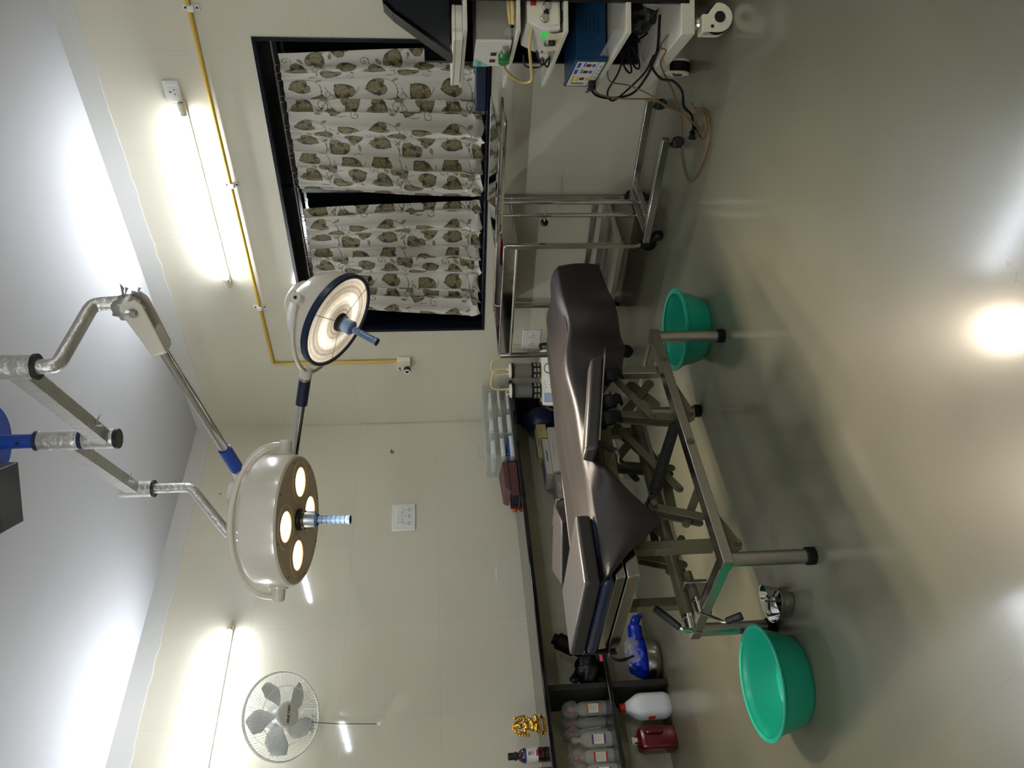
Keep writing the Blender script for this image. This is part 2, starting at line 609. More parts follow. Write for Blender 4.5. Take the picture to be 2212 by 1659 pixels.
# window recess lined with polished black stone, dark glass behind
b = MB()
t = 0.022
b.mm((WX0, -0.006, WZ0), (WX1, WD, WZ0 + t)); b.mm((WX0, -0.006, WZ1 - t), (WX1, WD, WZ1))
b.mm((WX0, -0.006, WZ0 + t), (WX0 + t, WD, WZ1 - t)); b.mm((WX1 - t, -0.006, WZ0 + t), (WX1, WD, WZ1 - t))
win = struct(b.make('window_1', 'lining', loc=(0, 0, 0), bevel=0.003, smooth=False))
b = MB(); b.mm((WX0, WD, WZ0), (WX1, WD + 0.012, WZ1)); b.make('pane', 'glass_dark', win, smooth=False)
b = MB()
for xx in (WX0 + 0.05, (WX0 + WX1) / 2, WX1 - 0.05):
    b.mm((xx - 0.02, WD - 0.02, WZ0 + t), (xx + 0.02, WD, WZ1 - t))
b.make('window_frame', 'blackgloss', win, smooth=False)
# -------------------------------------------------------------- tube lights
def tube_light(name, label, p0, p1, nrm):
    """Batten with a bare lit tube, end holders and a clip; p0, p1 on the wall."""
    p0, p1, n = Vector(p0), Vector(p1), Vector(nrm)
    d = (p1 - p0).normalized()
    L = (p1 - p0).length
    t = thing(name, label, 'tube light', tuple((p0 + p1) / 2), 0, 'tube lights on the walls')
    b = MB(); b.beam(p0 + n * 0.011, p1 + n * 0.011, 0.022, 0.03, up=(0, 0, 1)); b.make('batten', 'white', t, bevel=0.003)
    up = n.cross(d)
    qa, qb = p0 + d * 0.05 + n * 0.045, p1 - d * 0.05 + n * 0.045
    for nm, mt, a0, a1 in (('tube', 'tube_on', -2.05, 2.05), ('tube_back', 'white', 2.05, 2 * PI - 2.05)):
        b = MB()
        vs = []
        for q in (qa, qb):
            vs += [q + (n * math.cos(a) + up * math.sin(a)) * 0.0128 for a in np.linspace(a0, a1, 17)]
        b.add(vs, [(i, i + 1, 18 + i, 17 + i) for i in range(16)]); b.make(nm, mt, t)
    for q, s in ((p0, 1), (p1, -1)):
        b = MB()
        b.beam(q + n * 0.034, q + d * s * 0.052 + n * 0.034, 0.03, 0.04)
        b.cyl(q + d * s * 0.0 + n * 0.045, q + d * s * 0.075 + n * 0.045, 0.016, n=16)
        b.make('end_holder', 'cream', t, bevel=0.004)
    return t


t = tube_light('tube_light', 'lit tube light on the window wall beside the yellow pipe', (1.44, 0, 2.71), (2.735, 0, 2.71), (0, -1, 0))
b = MB()
ring = [(2.2 + 0.03 * math.cos(a), -0.012, 2.772 + 0.045 * math.sin(a)) for a in np.linspace(0.4, 5.6, 14)]
b.tube(ring + [(2.235, -0.012, 2.74), (2.14, -0.02, 2.765), (2.08, -0.03, 2.775)], 0.003, 6, 3)
b.make('supply_wire', 'devgrey', t)
tube_light('tube_light', 'lit tube light on the counter wall above the fan', (0, -1.735, 2.69), (0, -3.03, 2.69), (1, 0, 0))

tube_light('tube_light', 'lit tube light far along the window wall past the equipment cart', (5.5, 0, 2.71), (6.8, 0, 2.71), (0, -1, 0))
for nm, xa in (('nearest the counter', 1.75), ('in the middle of its row', 3.35), ('furthest from the counter', 4.95)):  # out-of-view tubes added as fill to brighten the window wall and curtains
    tube_light('tube_light', 'added unseen fill tube on the wall behind the camera, ' + nm, (xa, RY, 2.7), (xa + 1.3, RY, 2.7), (0, 1, 0))
tube_light('tube_light', 'added unseen fill tube on the wall facing the counter', (RX, -2.4, 2.7), (RX, -3.7, 2.7), (-1, 0, 0))  # another added fill tube, never in view, to lift the counter wall

# ------------------------------------------------- yellow gas pipe and outlet
pz = 2.545
t = thing('conduit_pipe', 'thin yellow pipe along the window wall, turning down to the outlet', 'pipe', (2.2, 0, pz))
b = MB(); b.tube([(4.6, -0.018, pz + 0.02), (3.3, -0.018, pz + 0.01), (0.72, -0.018, pz - 0.005), (0.703, -0.018, pz - 0.012), (0.7, -0.018, pz - 0.03), (0.7, -0.018, 1.62)], 0.011, 10)
b.make('pipe', 'yellow', t)
for x in (3.235, 2.2, 1.238):
    b = MB(); b.box((x, -0.004, pz), (0.03, 0.008, 0.085)); b.box((x, -0.02, pz), (0.03, 0.026, 0.034))
    b.make('pipe_clip', 'white', t, bevel=0.003)
    for s in (-1, 1):
        b.cyl
    for s in (-1, 1):
        b = MB(); b.cyl((x, -0.004, pz + s * 0.03), (x, -0.0105, pz + s * 0.03), 0.006, n=10); b.make('clip_screw', 'ink', t)

t = thing('gas_outlet', 'small cream gas outlet box at the lower end of the yellow pipe', 'gas outlet', (0.675, 0, 1.53))
b = MB(); b.box((0.675, -0.022, 1.575), (0.105, 0.044, 0.098)); b.make('body', 'cream', t, bevel=0.004)
b = MB(); b.cyl((0.645, -0.044, 1.553), (0.645, -0.075, 1.553), 0.026, n=24); b.make('socket_ring', 'black', t, bevel=0.002)
b = MB(); b.lathe([(0.024, 0), (0.024, 0.008), (0.014, 0.008), (0.014, -0.006)], n=24, M=Matrix.Translation((0.645, -0.072, 1.553)) @ Matrix.Rotation(PI / 2, 4, 'X')); b.make('socket_face', 'white', t)
b = MB(); b.cyl((0.645, -0.07, 1.553), (0.645, -0.074, 1.553), 0.013, n=18); b.make('socket_hole', 'ink', t)
b = MB(); b.cyl((0.655, -0.043, 1.608), (0.655, -0.048, 1.608), 0.007, n=14); b.make('release_button', 'ink', t)
b = MB(); b.box((0.636, -0.0448, 1.605), (0.018, 0.002, 0.014)); b.make('marking', 'greycard', t)


def plate(name, label, cat, o, A, w, h, N, fit, mat='white'):
    """Switch or socket plate: o its centre on the wall, A the sideways axis."""
    o, A, N = Vector(o), Vector(A), Vector(N)
    Z = Vector((0, 0, 1))
    t = thing(name, label, cat, tuple(o - Z * h / 2))

    def slab(cx, cz, ww, hh, d0, d1, nm, mt, bev=0.0015):
        b = MB()
        c = o + A * cx + Z * cz
        b.hexa([c + A * sx * ww / 2 + Z * sz * hh / 2 + N * d0 for sx, sz in ((-1, -1), (1, -1), (1, 1), (-1, 1))],
               [c + A * sx * ww / 2 + Z * sz * hh / 2 + N * d1 for sx, sz in ((-1, -1), (1, -1), (1, 1), (-1, 1))])
        b.make(nm, mt, t, bevel=bev)
    slab(0, 0, w, h, 0, 0.012, 'face_plate', mat, 0.004)

    def holes(pts, r=0.0032):
        b = MB()
        for x, z in pts:
            c = o + A * x + Z * z
            b.cyl(c + N * 0.0155, c + N * 0.017, r, n=10)
        b.make('pin_holes', 'ink', t)
    fit(slab, holes)
    return t


def fit_board(slab, holes):
    slab(-0.0, 0.0, 0.196, 0.126, 0.010, 0.0135, 'inner_plate', 'white')
    for k, (x, on) in enumerate(((0.078, 0), (0.05, 1), (0.024, 1), (-0.005, 0), (-0.036, 1), (-0.062, 1))):
        slab(x, 0.03, 0.021, 0.048, 0.012, 0.0205 if on else 0.0155, 'rocker_switch', 'white')
    for x in (0.06, 0.0, -0.06):
        slab(x, -0.032, 0.046, 0.05, 0.012, 0.0155, 'socket', 'white')
        holes([(x, -0.014), (x + 0.01, -0.034), (x - 0.01, -0.034), (x + 0.009, -0.044), (x - 0.009, -0.044)])


plate('switchboard', 'white switch panel with rockers and sockets on the counter wall', 'switchboard', (0, -0.952, 1.595), (0, 1, 0), 0.232, 0.168, (1, 0, 0), fit_board)


def fit_one(slab, holes):
    slab(0, 0, 0.1, 0.066, 0.010, 0.014, 'inner_plate', 'white')
    slab(0, 0, 0.052, 0.05, 0.012, 0.0155, 'socket', 'white')
    holes([(0, 0.014), (0, 0.006), (0.012, -0.012), (-0.012, -0.012)], 0.0036)


plate('wall_socket', 'single white socket plate above the end of the window wall tube light', 'socket', (2.785, 0, 2.75), (1, 0, 0), 0.125, 0.088, (0, -1, 0), fit_one)


def fit_two(slab, holes):
    slab(0, 0, 0.16, 0.09, 0.010, 0.0135, 'inner_plate', 'white')
    for x in (0.04, -0.04):
        slab(x, 0.0, 0.066, 0.05, 0.012, 0.0155, 'socket', 'white')
        holes([(x, 0.016), (x + 0.011, -0.004), (x - 0.011, -0.004), (x + 0.01, -0.016), (x - 0.01, -0.016)])


plate('wall_socket', 'double white socket plate low on the window wall behind the suction machine', 'socket', (0.885, 0, 0.615), (1, 0, 0), 0.185, 0.135, (0, -1, 0), fit_two)

t = thing('junction_box', 'square white junction box high on the counter wall near the corner', 'junction box', (0, -0.672, 2.775))
b = MB(); b.box((0.025, -0.672, 2.833), (0.05, 0.125, 0.115)); b.make('box', 'white', t, bevel=0.004)
b = MB(); b.box((0.053, -0.672, 2.833), (0.008, 0.13, 0.12)); b.make('cover', 'white', t, bevel=0.003)
b = MB()
for sy in (-1, 1):
    for sz in (-1, 1):
        b.cyl((0.056, -0.672 + sy * 0.053, 2.833 + sz * 0.048), (0.0585, -0.672 + sy * 0.053, 2.833 + sz * 0.048), 0.004, n=8)
b.cyl((0.056, -0.672, 2.845), (0.0575, -0.672, 2.845), 0.011, n=16)
b.make('cover_screws', 'devgrey', t)
for y, z in ((-0.6, 2.905), (-0.67, 2.955)):
    b = MB(); b.sph((0.0, y, z), (0.004, 0.009, 0.009), 10, 6)
    tag(b.make('wall_plug', 'devgrey'), 'grey wall plug dot just above the junction box' if y > -0.65 else 'grey wall plug dot higher and further from the corner', 'wall plug')
b = MB()
for k in range(7):
    a = random.uniform(-0.02, 0.02); c2 = random.uniform(-0.02, 0.02)
    b.box((0.0012, -0.31 + a, 1.705 + c2), (0.0024, random.uniform(0.012, 0.03), random.uniform(0.004, 0.012)))
tag(b.make('tape_remnant', 'greycard', loc=(0, -0.31, 1.68)), 'small torn grey tape remnant stuck on the counter wall', 'tape')

# ------------------------------------------------------------------ wall fan
FC = Vector((0.25, -2.468, 2.25))
el, az = math.radians(-40), math.radians(-17)
FN = Vector((math.cos(el) * math.cos(az), math.cos(el) * math.sin(az), math.sin(el)))
FX = FN.cross(Vector((0, 0, 1))).normalized() * -1       # to the right when facing the fan
FX = Vector((0, 0, 1)).cross(FN).normalized()
FY = FN.cross(FX)
FM = axes(FC, FX, FY, FN)
t = thing('wall_fan', 'grey five bladed wall fan in a white wire cage', 'fan', (0.0, -2.47, 2.25))
b = MB(FM)
Rr = 0.238
for zz, rr in ((0.0, Rr), (0.012, Rr - 0.002)):
    b.tube([(rr * math.cos(a), rr * math.sin(a), zz) for a in np.linspace(0, 2 * PI, 60, endpoint=False)], 0.005 if zz == 0 else 0.004, 8, 0, True)
for rr, zz in ((0.155, 0.062), (0.155, -0.075)):
    b.tube([(rr * math.cos(a), rr * math.sin(a), zz) for a in np.linspace(0, 2 * PI, 48, endpoint=False)], 0.0018, 5, 0, True)
for i in range(84):
    a = 2 * PI * i / 84
    for sgn, twist in ((1, 0.5), (-1, -0.35)):
        pts = []
        for q in (0.07, 0.11, 0.155, 0.2, 0.229, Rr):
            f = q / Rr
            z = sgn * (0.068 if sgn > 0 else 0.085) * math.sqrt(max(0, 1 - f ** 4.5))
            ang = a + twist * (1 - f)
            pts.append((q * math.cos(ang), q * math.sin(ang), z))
        b.tube(pts, 0.0011, 4)
b.make('guard', 'white', t)
b = MB(FM); b.lathe([(0.0, 0.082), (0.045, 0.081), (0.062, 0.077), (0.07, 0.066), (0.07, 0.058)], n=36); b.make('guard_badge', 'fanhub', t)
text('PINE FAN', 0.0235, FM @ Matrix.Translation((0, 0.002, 0.0825)), 'ink', 'badge_text', t, 0.0006, shear=0.25, sx=0.95)
for k in range(5):
    a0 = 2 * PI * k / 5 + 0.28
    b = MB(FM)

    def blade(u, v, a0=a0):
        r = 0.05 + 0.155 * u
        half = (0.2 + 0.2 * math.sin(PI * min(1, u * 0.75 + 0.12))) * (1 - 0.3 * u ** 8)
        ang = a0 + 0.35 * u + (v - 0.5) * 2 * half * (1.05 if u < 0.8 else 0.9)
        return (r * math.cos(ang), r * math.sin(ang), -0.005 + (v - 0.5) * 0.05)
    b.grid(blade, 10, 6)
    b.make('blade', 'fanblade', t, solid=0.003, ang=80)
b = MB(FM); b.cyl((0, 0, -0.03), (0, 0, 0.04), 0.05, 0.045, 24); b.make('hub', 'fanblade', t)
b = MB(FM); b.cyl((0, 0, -0.09), (0, 0, -0.2), 0.065, 0.05, 24); b.sph((0, 0, -0.2), (0.05, 0.05, 0.03)); b.make('motor', 'white', t)
b = MB()
pb = FM @ Vector((0, 0, -0.17))
b.tube([pb, (0.07, -2.42, 2.27), (0.05, -2.42, 2.2)], 0.022, 12, 3)
b.box((0.018, -2.42, 2.2), (0.036, 0.11, 0.17)); b.box((0.05, -2.42, 2.2), (0.05, 0.06, 0.09))
b.make('bracket', 'white', t, bevel=0.005)
b = MB(); b.tube([pb + Vector((0, 0, -0.02)), (0.15, -2.49, 1.95), (0.15, -2.505, 1.715)], 0.0022, 6); b.make('pull_cord', 'ink', t)
b = MB(); b.cyl((0.15, -2.505, 1.72), (0.15, -2.505, 1.695), 0.006, 0.013, 14); b.make('cord_toggle', 'white', t)
b = MB(); b.tube([pb, (0.12, -2.42, 2.12), (0.1, -2.47, 2.08), (0.12, -2.4, 2.06), (0.1, -2.37, 2.14), (0.05, -2.4, 2.2)], 0.003, 6, 5); b.make('cable', 'white', t)

# ------------------------------------------------------------ curtains
RODY, RODZ = 0.115, 2.195


def leaf_pattern():
    """One repeat of the printed cloth (0.44 m) at 1 mm: olive leaves, vines, curls."""
    N = 440
    S = 0.44
    img = np.empty((N, N, 3))
    img[:] = np.array(rgb(214, 209, 194)[:3])
    yy, xx = np.mgrid[0:N, 0:N] * (S / N)
    vine = np.array(rgb(96, 88, 70)[:3])
    dark = np.array(rgb(110, 99, 62)[:3])
    mid = np.array(rgb(158, 145, 100)[:3])
    line = np.array(rgb(58, 52, 34)[:3])

    def wrap(d):
        return (d + S / 2) % S - S / 2

    def stamp(pts, r, col):
        for x, y in pts:
            d = np.hypot(wrap(xx - x), wrap(yy - y))
            img[d < r] = col

    def arc(cx, cy, r, a0, a1, n=70):
        return [(cx + r * math.cos(a), cy + r * math.sin(a)) for a in np.linspace(a0, a1, n)]

    def spiral(cx, cy, r0, a0, turns=1.3, n=90):
        out = []
        for k in np.linspace(0, 1, n):
            r = r0 * (1 - 0.9 * k)
            a = a0 + turns * 2 * PI * k
            out.append((cx + r * math.cos(a), cy + r * math.sin(a)))
        return out
    for c in (arc(0.1, 0.12, 0.09, 0.3, 3.4), arc(0.32, 0.3, 0.1, 3.3, 6.6), arc(0.2, 0.35, 0.12, 4.3, 6.5), arc(0.36, 0.1, 0.1, 1.2, 4.2),
              arc(0.05, 0.33, 0.1, 5.0, 7.6), spiral(0.27, 0.2, 0.04, 0.5), spiral(0.41, 0.39, 0.035, 2.5), spiral(0.12, 0.24, 0.032, 4.0), spiral(0.2, 0.03, 0.03, 1.0)):
        stamp(c, 0.0023, vine)
    leaves = [(0.07, 0.08, 0.05, 0.3), (0.29, 0.1, 0.052, 2.6), (0.18, 0.2, 0.047, 4.4), (0.36, 0.27, 0.052, 1.2), (0.1, 0.33, 0.052, 5.5), (0.25, 0.38, 0.046, 3.6)]
    for lx, ly, r, a in leaves:
        dx, dy = wrap(xx - lx), wrap(yy - ly)
        u = (dx * math.cos(a) + dy * math.sin(a)) / r
        v = (-dx * math.sin(a) + dy * math.cos(a)) / r
        v2 = v + 0.15
        f = (u * u * 0.95 + v2 * v2 * 0.82 - 1) ** 3 - u * u * v2 ** 3
        inside = f < 0
        edge = inside & (f > -0.12)
        h = 0.5 + 0.5 * np.sin((u * 0.6 + np.abs(v) * 0.25 + 0.08 * np.sin(v * 9)) * 26)
        h2 = 0.5 + 0.5 * np.sin((v - 0.5 * np.abs(u)) * 11)
        k = np.clip(h * 0.7 + h2 * 0.5 - 0.3, 0, 1)[..., None]
        col = dark * (1 - k) + mid * k
        img[inside] = col[inside]
        img[edge] = line
    for lx, ly, r, a in ((0.2, 0.11, 0.024, 0.8), (0.02, 0.2, 0.022, 2.2), (0.3, 0.19, 0.02, 5.2), (0.4, 0.17, 0.022, 1.5), (0.17, 0.28, 0.02, 3.0), (0.34, 0.4, 0.022, 0.2)):
        dx, dy = wrap(xx - lx), wrap(yy - ly)
        u = (dx * math.cos(a) + dy * math.sin(a)) / r
        v = (-dx * math.sin(a) + dy * math.cos(a)) / r
        f = np.abs(v) - 0.45 * (1 - u * u)
        ins = (np.abs(u) < 1) & (f < 0)
        img[ins] = np.array(rgb(166, 154, 116)[:3])
        img[ins & ((f > -0.1) | (np.abs(v) < 0.05))] = line
    return img


PAT = leaf_pattern()
cm, cnt, cbs = new_mat('printed satin curtain')
ca = cnt.nodes.new('ShaderNodeAttribute'); ca.attribute_name = 'print'
cnt.links.new(ca.outputs['Color'], cbs.inputs['Base Color'])
cbs.inputs['Roughness'].default_value = 0.42
cbs.inputs['Sheen Weight'].default_value = 0.3
MATS['curtain'] = cm


def curtain(label, xt0, xt1, xb0, xb1, seed, nr):
    """Gathered curtain; top edge xt0..xt1, hem xb0..xb1, on rings round the rod."""
    r = random.Random(seed)
    nu, nv = 420, 330
    H = RODZ - 0.03 - (WZ0 + 0.026)
    full = 1.75
    Wc = abs(xb1 - xb0) * full
    ph = [r.uniform(0, 6.28) for _ in range(8)]
    nf = 7.5
    u = np.linspace(0, 1, nu + 1)[:, None]
    v = np.linspace(0, 1, nv + 1)[None, :]        # 0 top, 1 hem
    e = v ** 0.8
    xa = xt0 + (xt1 - xt0) * u
    xb = xb0 + (xb1 - xb0) * u
    w = 1 / (1 + np.exp(-(v - 0.35) * 5)); w = (w - w[:, :1]) / (w[:, -1:] - w[:, :1])
    base = xa * (1 - w) + xb * w
    uu = u + 0.035 * np.sin(5.1 * u * PI + ph[0]) + 0.02 * np.sin(2.3 * v + ph[1])
    big = np.sin(2 * PI * nf * uu + ph[2] + 0.9 * np.sin(2.0 * v + ph[3]))
    fine = np.sin(2 * PI * nr * u + ph[4])
    mid = np.sin(2 * PI * (nf * 0.5) * uu + ph[5] + 1.3 * v)
    amp = 0.012 + 0.026 * e
    fold = np.sign(big) * np.abs(big) ** 0.75 * amp + mid * 0.012 * e + fine * 0.011 * np.exp(-v * 9)
    lean = np.cos(2 * PI * nf * uu + ph[2] + 0.9 * np.sin(2.0 * v + ph[3]))
    X = base + lean * (0.010 + 0.012 * e)
    crush = np.clip((v - 0.9) / 0.1, 0, 1)
    Y = RODY + 0.0 + fold - crush * (0.02 + 0.02 * np.sin(19 * u + ph[6])) + crush * 0.012 * np.sin(60 * v + 23 * u)
    Y = np.clip(Y, 0.012, 0.192)
    Z = RODZ - 0.03 - H * v + 0.02 * crush * np.abs(np.sin(31 * u + ph[7]))
    X = X + 0.0 * v
    su = (u * Wc + seed * 0.13) + 0 * v
    sv = v * H + 0 * u
    iu = (np.floor(su / 0.44 * 440).astype(int)) % 440
    iv = (np.floor(sv / 0.44 * 440).astype(int)) % 440
    col = PAT[iv, iu]
    t = thing('curtain', label, 'curtain', ((xt0 + xt1) / 2, RODY, WZ0 + t_sill), 0, 'leaf print window curtains')
    inv = WORLD[t].inverted()
    P = np.stack([X, Y, Z], -1).reshape(-1, 3) - np.array(t.location)
    me = bpy.data.meshes.new('cloth')
    i = np.arange(nu)[:, None] * (nv + 1) + np.arange(nv)[None, :]
    F = np.stack([i, i + nv + 1, i + nv + 2, i + 1], -1).reshape(-1, 4)
    me.from_pydata(P.tolist(), [], F.tolist())
    at = me.color_attributes.new('print', 'FLOAT_COLOR', 'POINT')
    at.data.foreach_set('color', np.concatenate([col.reshape(-1, 3), np.ones((P.shape[0], 1))], 1).astype(np.float32).ravel())
    me.materials.append(MATS['curtain'])
    me.shade_smooth()
    o = bpy.data.objects.new('cloth', me); COL.objects.link(o); o.parent = t; WORLD[o] = WORLD[t]
    for k in range(nr):
        f = (k + 0.5) / nr
        f = f + 0.35 / nr * math.sin(k * 2.3 + seed)
        x = xt0 + (xt1 - xt0) * f
        b = MB()
        ca2, sa = math.cos(0.3 * math.sin(k * 1.7)), math.sin(0.3 * math.sin(k * 1.7))
        b.tube([(x + 0.02 * sa * math.cos(a), RODY + 0.021 * ca2 * math.cos(a), RODZ - 0.009 + 0.022 * math.sin(a)) for a in np.linspace(0, 2 * PI, 18, endpoint=False)], 0.0017, 5, 0, True)
        b.make('curtain_ring', 'steel_b', t)
    return t


t_sill = 0.022
b = MB(); b.cyl((WX0 + 0.022, RODY, RODZ), (WX1 - 0.022, RODY, RODZ), 0.011, n=16)
tag(b.make('curtain_rod', 'rodsteel', loc=((WX0 + WX1) / 2, RODY, RODZ)), 'dull steel curtain rod across the top of the window', 'curtain rod')
curtain('right leaf print curtain beside the equipment cart', 2.945, 2.085, 2.98, 2.0, 1, 14)
curtain('left leaf print curtain behind the round surgical lamp', 1.945, 1.155, 1.985, 1.06, 2, 13)
b = MB(); b.mm((2.66, 0.03, WZ0 + t_sill), (3.0, 0.075, WZ0 + t_sill + 0.07)); 
tag(b.make('box', 'navy', bevel=0.01), 'glossy navy box lying on the window sill at the cart side', 'box')
# ------------------------------------------------------- worktop and shelves
CZ = 0.771
b = MB()
b.mm((0.0, -5.2, CZ - 0.03), (0.475, -0.02, CZ))
tag(b.make('worktop', 'granite', bevel=0.006), 'long polished black stone worktop along the left tiled wall', 'worktop')
t = thing('shelf_unit', 'black stone shelf and upright slabs under the worktop', 'shelf unit', (0.15, -2.4, 0))
b = MB(); b.mm((0.0, -5.2, 0.345), (0.325, -0.02, 0.372)); b.make('shelf', 'granite', t, bevel=0.004)
for y in (-0.04, -2.42, -4.2):
    b = MB(); b.mm((0.0, y - 0.018, 0.372), (0.3, y + 0.018, CZ - 0.03)); b.make('upper_divider', 'granite_raw', t, bevel=0.003)
    b = MB(); b.mm((0.0, y - 0.018, 0.0), (0.3, y + 0.018, 0.345)); b.make('lower_divider', 'granite_raw', t, bevel=0.003)
SZ = 0.372

# --------------------------------------------- clear drawer organiser on top
t = thing('organizer', 'clear acrylic compartment organiser standing on the worktop in the corner', 'organizer', (0.37, -0.42, CZ))
y0, y1, xf, xb, zt = -0.78, -0.05, 0.455, 0.22, CZ + 0.215
b = MB()
b.mm((xb, y0, CZ), (xf, y1, CZ + 0.006)); b.mm((xb, y0, zt - 0.005), (xf, y1, zt)); b.mm((xb, y0, CZ + 0.006), (xb + 0.004, y1, zt - 0.005))
for y in (y0, -0.555, -0.33, y1 - 0.004):
    b.mm((xb, y, CZ + 0.006), (xf, y + 0.004, zt - 0.005))
b.make('case', 'acrylic', t, bevel=0.002)
for k, (ya, yb) in enumerate(((y0 + 0.01, -0.56), (-0.545, -0.335), (-0.32, y1 - 0.01))):
    for j in range(3):
        z = CZ + 0.012 + j * 0.066
        b = MB(); b.mm((xb + 0.01, ya, z), (xf + 0.006, yb, z + 0.003)); b.mm((xf + 0.003, ya, z), (xf + 0.006, yb, z + 0.016)); b.make('tray', 'acrylic', t, bevel=0.001)
    b = MB(); b.mm((xf + 0.008, ya, CZ + 0.01), (xf + 0.012, ya + 0.006, zt - 0.01)); b.mm((xf + 0.008, yb - 0.006, CZ + 0.01), (xf + 0.012, yb, zt - 0.01))
    b.mm((xf + 0.008, ya, CZ + 0.01), (xf + 0.012, yb, CZ + 0.016)); b.mm((xf + 0.008, ya, zt - 0.018), (xf + 0.012, yb, zt - 0.01))
    b.make('front_flap', 'acrylic', t, bevel=0.001)
b = MB(); b.tube([(0.36, -0.7, zt), (0.36, -0.7, zt + 0.05), (0.36, -0.58, zt + 0.05), (0.36, -0.58, zt)], 0.006, 8); b.make('carry_handle', 'acrylic', t)
n = 0
ROWN = ['bottom', 'middle', 'top']
COLN = ['left', 'centre', 'right']
for k, (ya, yb) in enumerate(((y0 + 0.014, -0.575), (-0.54, -0.36), (-0.3, y1 - 0.03))):
    for j in range(3):
        z = CZ + 0.0155 + j * 0.066
        th = 0.026 if k < 2 else 0.014
        b = MB(); b.mm((xb + 0.04, ya, z), (xf - 0.01, yb - (0.02 * j), z + th))
        tag(b.make('white_box', 'label' if k < 2 else 'white', bevel=0.002), 'flat white box on the %s tray of the %s organiser column' % (ROWN[j], COLN[k]), 'box', 'flat white boxes in the clear organiser')
b = MB(); b.mm((xb + 0.05, y0 + 0.03, CZ + 0.0155 + 0.026), (xf - 0.012, -0.6, CZ + 0.06))
tag(b.make('carton', 'blueink', bevel=0.002), 'dark blue carton on the bottom white box of the left organiser column', 'box')

t = thing('folder_box', 'open maroon card box lying on the worktop beside the organiser', 'box', (0.33, -0.93, CZ))
b = MB()
yA, yB = -1.1, -0.80
b.mm((0.26, yA, CZ), (0.42, yB, CZ + 0.004)); b.mm((0.416, yA, CZ), (0.42, yB, CZ + 0.06)); b.mm((0.26, yA, CZ), (0.264, yB, CZ + 0.06)); b.mm((0.26, yB - 0.004, CZ), (0.42, yB, CZ + 0.06))
b.make('tray', 'maroon', t)
b = MB(); b.hexa([(0.25, yA + 0.03, CZ + 0.07), (0.425, yA + 0.03, CZ + 0.062), (0.425, yB, CZ + 0.066), (0.25, yB, CZ + 0.085)], [(0.25, yA + 0.05, CZ + 0.108), (0.425, yA + 0.07, CZ + 0.1), (0.425, yB, CZ + 0.104), (0.25, yB, CZ + 0.124)]); b.make('lid', 'maroon', t, bevel=0.002)
b = MB(); b.mm((0.27, yA + 0.02, CZ + 0.004), (0.41, yB - 0.01, CZ + 0.058)); b.make('contents', 'ink', t)
b = MB(); b.sph((0.2, -1.03, CZ + 0.025), (0.03, 0.05, 0.025), 12, 8, warp=lambda p: 1 + 0.2 * math.sin(7 * p.x + 5 * p.y))
tag(b.make('sachet', 'orange'), 'small orange sachet behind the open maroon box', 'sachet')

# --------------------------------------------------- gilt figurine, bottles
GY = -2.605
t = thing('figurine', 'small shiny gold coloured ornament on the worktop', 'ornament', (0.24, GY, CZ))
b = MB()
for k, (sx, sz) in enumerate(((0.055, 0.008), (0.048, 0.012))):
    b.box((0.24, GY, CZ + 0.012 + k * 0.011), (sx, 0.1 - 0.012 * k, sz))
for sy in (-1, 1):
    b.sph((0.24, GY + sy * 0.046, CZ + 0.006), (0.014, 0.01, 0.009), 10, 6)
b.make('plinth', 'gold', t, bevel=0.003)
b = MB()
b.sph((0.24, GY, CZ + 0.055), (0.03, 0.036, 0.03)); b.sph((0.24, GY - 0.002, CZ + 0.09), (0.022, 0.025, 0.028)); b.sph((0.243, GY - 0.003, CZ + 0.128), (0.015, 0.016, 0.018))
b.cyl((0.243, GY - 0.003, CZ + 0.14), (0.243, GY - 0.003, CZ + 0.165), 0.014, 0.004, 12)
for sy in (-1, 1):
    b.tube([(0.245, GY + sy * 0.02, CZ + 0.105), (0.255, GY + sy * 0.045, CZ + 0.1), (0.262, GY + sy * 0.044, CZ + 0.13), (0.262, GY + sy * 0.036, CZ + 0.15)], [0.009, 0.008, 0.006, 0.006], 8, 4)
    b.tube([(0.25, GY + sy * 0.01, CZ + 0.045), (0.268, GY + sy * 0.04, CZ + 0.038), (0.27, GY + sy * 0.008, CZ + 0.034)], 0.011, 8, 4)
    b.sph((0.262, GY + sy * 0.036, CZ + 0.155), 0.01, 10, 8)
b.make('figure', 'gold', t, ang=60)
b = MB()
for k in range(16):
    a = PI * (k - 0.5) / 14
    b.sph((0.222, GY + 0.05 * math.cos(a), CZ + 0.09 + 0.075 * math.sin(a)), (0.006, 0.0085, 0.0085), 8, 6)
b.tube([(0.222, GY + 0.042 * math.cos(a), CZ + 0.088 + 0.066 * math.sin(a)) for a in np.linspace(-0.2, PI + 0.2, 16)], 0.005, 6)
b.sph((0.235, GY + 0.032, CZ + 0.07), (0.02, 0.013, 0.018))
b.make('backplate', 'gold', t)

t = thing('bottle', 'dark brown medicine bottle with black cap on the worktop', 'bottle', (0.2, -2.755, CZ))
o = (0.2, -2.755, CZ)
b = MB(); b.lathe([(0.0, 0), (0.037, 0), (0.04, 0.004), (0.04, 0.118), (0.037, 0.128), (0.026, 0.144), (0.018, 0.15), (0.016, 0.172)], o); b.make('glass_body', 'amber', t)
b = MB(); b.lathe([(0.0235, 0.154), (0.0235, 0.17), (0.0195, 0.172), (0.0195, 0.206), (0.0, 0.207)], o); b.make('cap', 'black', t)
b = MB(); b.lathe([(0.0406, 0.038), (0.0406, 0.104)], o); b.make('paper_label', 'label', t)


